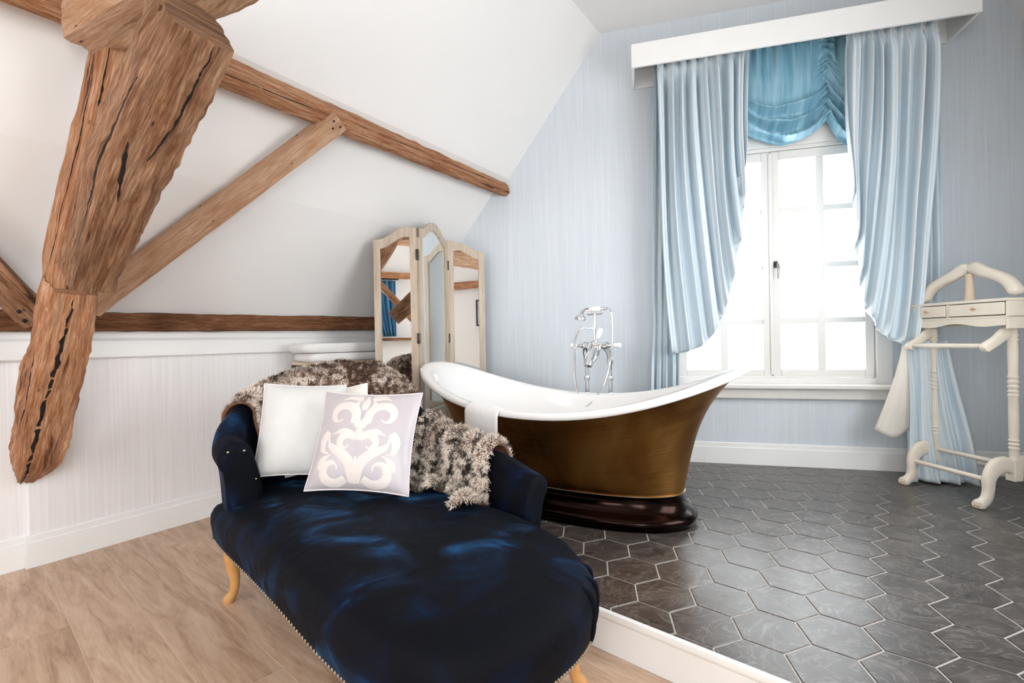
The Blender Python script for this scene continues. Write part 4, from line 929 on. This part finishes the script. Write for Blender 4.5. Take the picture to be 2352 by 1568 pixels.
# trouser bar on two shaped brackets
for x in (.0, VWD):
    C = catmull([A_(p) for p in ((FP-.02, .90), (FP-.06, .875), (FP-.10, .845), (FP-.155, .815), (FP-.175, .80))], 14); hwi = np.interp(np.linspace(0, 1, 14), [0, .5, .85, 1], [.034, .026, .026, .012]); P = []
    for i in range(14):
        t = C[min(i+1, 13)]-C[max(i-1, 0)]; t /= np.linalg.norm(t); nn = A_([-t[1], t[0]])
        P.append([VP(x+.0135*sup(a, 4)[1], *(C[i]+nn*hwi[i]*sup(a, 4)[0])) for a in np.linspace(0, 2*math.pi, 13)[:-1]])
    mb = MB(); mb.grid(A_(P), closev=True); mb.F.append(tuple(range(12))); mb.F.append(tuple(13*12+k for k in range(12))); mb.build('bracket', 'limed_wood', va0, angle=60)
MB().tube([VP(0, FP-.15, .818), VP(VWD, FP-.15, .818)], .0135, 10).build('trouser_bar', 'limed_wood', va0)
# hanger
xc = VWD/2+.0
MB().lathe([(.024, 1.055), (.021, 1.10), (.019, 1.16), (.018, 1.21)], VP(xc, FP, 0), (0, 0, 1), 14).build('hanger_stem', 'rod_wood', va0)
for sg in (-1, 1):
    C = catmull([A_(p) for p in ((.0, 1.235), (.03, 1.238), (.075, 1.212), (.135, 1.185), (.19, 1.15), (.225, 1.10), (.235, 1.075))], 26); P = []
    hh = np.interp(np.linspace(0, 1, 26), [0, .15, .5, .85, 1], [.02, .034, .026, .026, .012]); dd = np.interp(np.linspace(0, 1, 26), [0, .2, .6, .9, 1], [.018, .024, .032, .036, .018])
    for i in range(26):
        t = C[min(i+1, 25)]-C[max(i-1, 0)]; t /= np.linalg.norm(t); nn = A_([-t[1], t[0]])
        P.append([VP(xc+sg*(C[i][0]+nn[0]*hh[i]*sup(a, 2.6)[0]), FP+dd[i]*sup(a, 2.6)[1]-.02*(C[i][0]/.23)**2, C[i][1]+nn[1]*hh[i]*sup(a, 2.6)[0]) for a in np.linspace(0, 2*math.pi, 15)[:-1]])
    mb = MB(); mb.grid(A_(P), closev=True); mb.F.append(tuple(range(14))); mb.F.append(tuple(25*14+k for k in range(14))); mb.build('hanger_arm', 'limed_wood', va0, angle=60)
# ------------------------------------------------------------------ the rest of the room, seen in the folding mirror, plus added side windows
cw = S(thing('window_2', None, None, WL(REAR, 1.17, 1.2)))
def rbox(mb, q0, q1, o0, o1, z0, z1, bev=.003): return mb.box(WL(REAR+(o0+o1)/2, (q0+q1)/2, (z0+z1)/2), (q1-q0, o1-o0, z1-z0), [-nL, dL, Z_], bev)
mb = MB(); rbox(mb, .66, .73, -.1, .02, 1.14, 2.06); rbox(mb, 1.61, 1.68, -.1, .02, 1.14, 2.06); rbox(mb, .73, 1.61, -.1, .02, 1.99, 2.06); rbox(mb, .73, 1.61, -.1, .03, 1.14, 1.21); rbox(mb, 1.15, 1.19, -.08, .0, 1.21, 1.99); mb.build('window_frame', 'trim_paint', cw, smooth=False)
for a, b in ((.73, 1.15), (1.19, 1.61)): rbox(MB(), a, b, -.05, -.046, 1.21, 1.99, 0).build('pane', 'window_glass', cw, smooth=False)
cw = S(thing('window_3', None, None, WL(REAR, 2.95, .6)))
mb = MB(); rbox(mb, 2.24, 2.31, -.1, .02, .54, 2.36); rbox(mb, 3.59, 3.66, -.1, .02, .54, 2.36); rbox(mb, 2.31, 3.59, -.1, .02, 2.29, 2.36); rbox(mb, 2.31, 3.59, -.1, .03, .54, .61); rbox(mb, 2.93, 2.97, -.08, .0, .61, 2.29); mb.build('window_frame', 'trim_paint', cw, smooth=False)
for a, b in ((2.31, 2.93), (2.97, 3.59)): rbox(MB(), a, b, -.05, -.046, .61, 2.29, 0).build('pane', 'window_glass', cw, smooth=False)
cw = S(thing('added_window_4', None, None, WL(-3.55, QR, .8)))  # added window, put in to light the left slope from the right
def sbox(mb, t0, t1, o0, o1, z0, z1, bev=.003): return mb.box(WL((t0+t1)/2, QR-(o0+o1)/2, (z0+z1)/2), (t1-t0, o1-o0, z1-z0), [dL, nL, Z_], bev)
for n_, (a, b) in enumerate(((-4.3, -2.8), (-1.2, .1))):
    if n_: cw = S(thing('added_window_5', None, None, WL(-.55, QR, .8)))  # another added window, there only for its fill light
    mb = MB(); m_ = (a+b)/2; sbox(mb, a-.06, a+.01, -.1, .02, .74, 2.26); sbox(mb, b-.01, b+.06, -.1, .02, .74, 2.26); sbox(mb, a+.01, b-.01, -.1, .02, 2.19, 2.26); sbox(mb, a+.01, b-.01, -.1, .03, .74, .81); sbox(mb, m_-.02, m_+.02, -.08, .0, .81, 2.19); mb.build('window_frame', 'trim_paint', cw, smooth=False)
    for c_, d_ in ((a+.01, m_-.02), (m_+.02, b-.01)): sbox(MB(), c_, d_, -.05, -.046, .81, 2.19, 0).build('pane', 'window_glass', cw, smooth=False)
bc_ = thing('blue_curtain', 'teal blue curtain drawn to one side of the small far window, seen in the mirror', 'curtain', WL(REAR+.08, 1.5, 1.1))
def rcf(u, v):
    q = 1.28+.42*u-.12*(1-u)*v**2*-1; return WL(REAR+.09+.03*foldf(u, 5), q+(.08*v*(1-u)), 2.04-.92*v)
P, uv = sheet(rcf, 60, 16); MB().grid(P, uv=uv).build('drape', 'rear_curtain', bc_, angle=0, solid=.003)
MB().tube([WL(REAR+.09, .6, 2.06), WL(REAR+.09, 1.75, 2.06)], .012, 8).build('rod', 'iron', bc_)
beam('shelf_beam', [WL(REAR+.12, .75, 2.12), WL(REAR+.12, 2.2, 2.12)], [(.1, .09)]*2, Z_, 'timber', 'rough timber shelf above the far window, seen in the mirror', seedv=31.)
beam('ledge_board', [WL(REAR+.11, .5, 1.07), WL(REAR+.11, 2.2, 1.07)], [(.045, .2)]*2, Z_, 'timber_brown', 'live-edge wooden ledge under the far window, seen in the mirror', cat='shelf', seedv=37.)
beam('far_brace', [WL(REAR+.35, 1.25, 2.1), WL(REAR+.35, 1.95, 1.35)], [(.1, .1)]*2, dL, 'timber_brown', 'slanting dark brace beside the blue curtain, seen in the mirror', seedv=41.)
beam('far_tie_beam', [WL(-4.2, .95, 2.5), WL(-4.2, 4.0, 2.5)], [(.15, .16)]*2, Z_, 'timber_pale', 'pale tie beam across the far end of the room, seen in the mirror', seedv=43.)
df = thing('dried_flowers', 'bunch of pale dried flowers on the timber shelf, seen in the mirror', 'flowers', WL(REAR+.12, 1.35, 2.17))
for k in range(34):
    a = k*2.4; r = .03+.11*rng.random(); h = .05+.13*rng.random(); e = A_([math.cos(a)*r, math.sin(a)*r*.5, h])
    b_ = WL(REAR+.12, 1.35, 2.168); MB().tube([b_, b_+e*.6+Z_*.02, b_+e], .003, 5).build('stem', 'straw', df)
    MB().lathe([(.004, 0), (.02, .01), (.016, .025), (0, .03)], b_+e, e, 7).build('flower_head', 'straw', df)
dk = thing('writing_desk', 'pale wooden desk with a drawer against the far wall, seen in the mirror', 'desk', WL(REAR+.3, 1.4, 0))
rbox(MB(), .8, 2.0, .02, .55, .66, .69).build('desktop', 'limed_wood', dk, smooth=False)
rbox(MB(), .84, 1.96, .04, .52, .54, .66).build('apron', 'limed_wood', dk, smooth=False)
for q in (1.12, 1.68):
    d_ = rbox(MB(), q-.22, q+.22, .5, .53, .555, .65).build('drawer', 'limed_wood', dk, smooth=False); MB().lathe([(.006, 0), (.012, .02), (0, .026)], WL(REAR+.53, q, .6), dL, 10).build('knob', 'bare_wood', d_)
for q in (.87, 1.93):
    for o_ in (.08, .48): rbox(MB(), q-.025, q+.025, o_-.025, o_+.025, 0, .54).build('leg', 'limed_wood', dk, smooth=False)
pc = thing('framed_print', 'black-framed pale print hanging on the white side wall, seen in the mirror', 'picture', WL(-1.85, QR, 1.3))
mb = MB()
for a, b, z0, z1 in ((-2.2, -1.5, 1.66, 1.685), (-2.2, -1.5, 1.26, 1.285), (-2.2, -2.175, 1.285, 1.66), (-1.525, -1.5, 1.285, 1.66)): sbox(mb, a, b, .0, .025, z0, z1)
mb.build('frame', 'black_frame', pc, smooth=False); sbox(MB(), -2.175, -1.525, .0, .012, 1.285, 1.66, 0).build('print', 'picture_paper', pc, smooth=False)
for z, lab in ((2.45, 'upper timber rail along the white side wall, seen in the mirror'), (1.93, 'lower timber rail along the white side wall, seen in the mirror')):
    beam('wall_rail', [WL(-2.7, QR-.06, z), WL(-.9 if z > 2 else -1.75, QR-.06, z)], [(.11, .1)]*2, Z_, 'timber', lab, seedv=z*20)
beam('wall_bracket', [WL(-1.85, QR-.06, 1.9), WL(-1.75, QR-.06, 1.72)], [(.1, .12), (.1, .05)], nL, 'timber', 'short timber bracket under the lower wall rail, seen in the mirror', seedv=51., n=10)
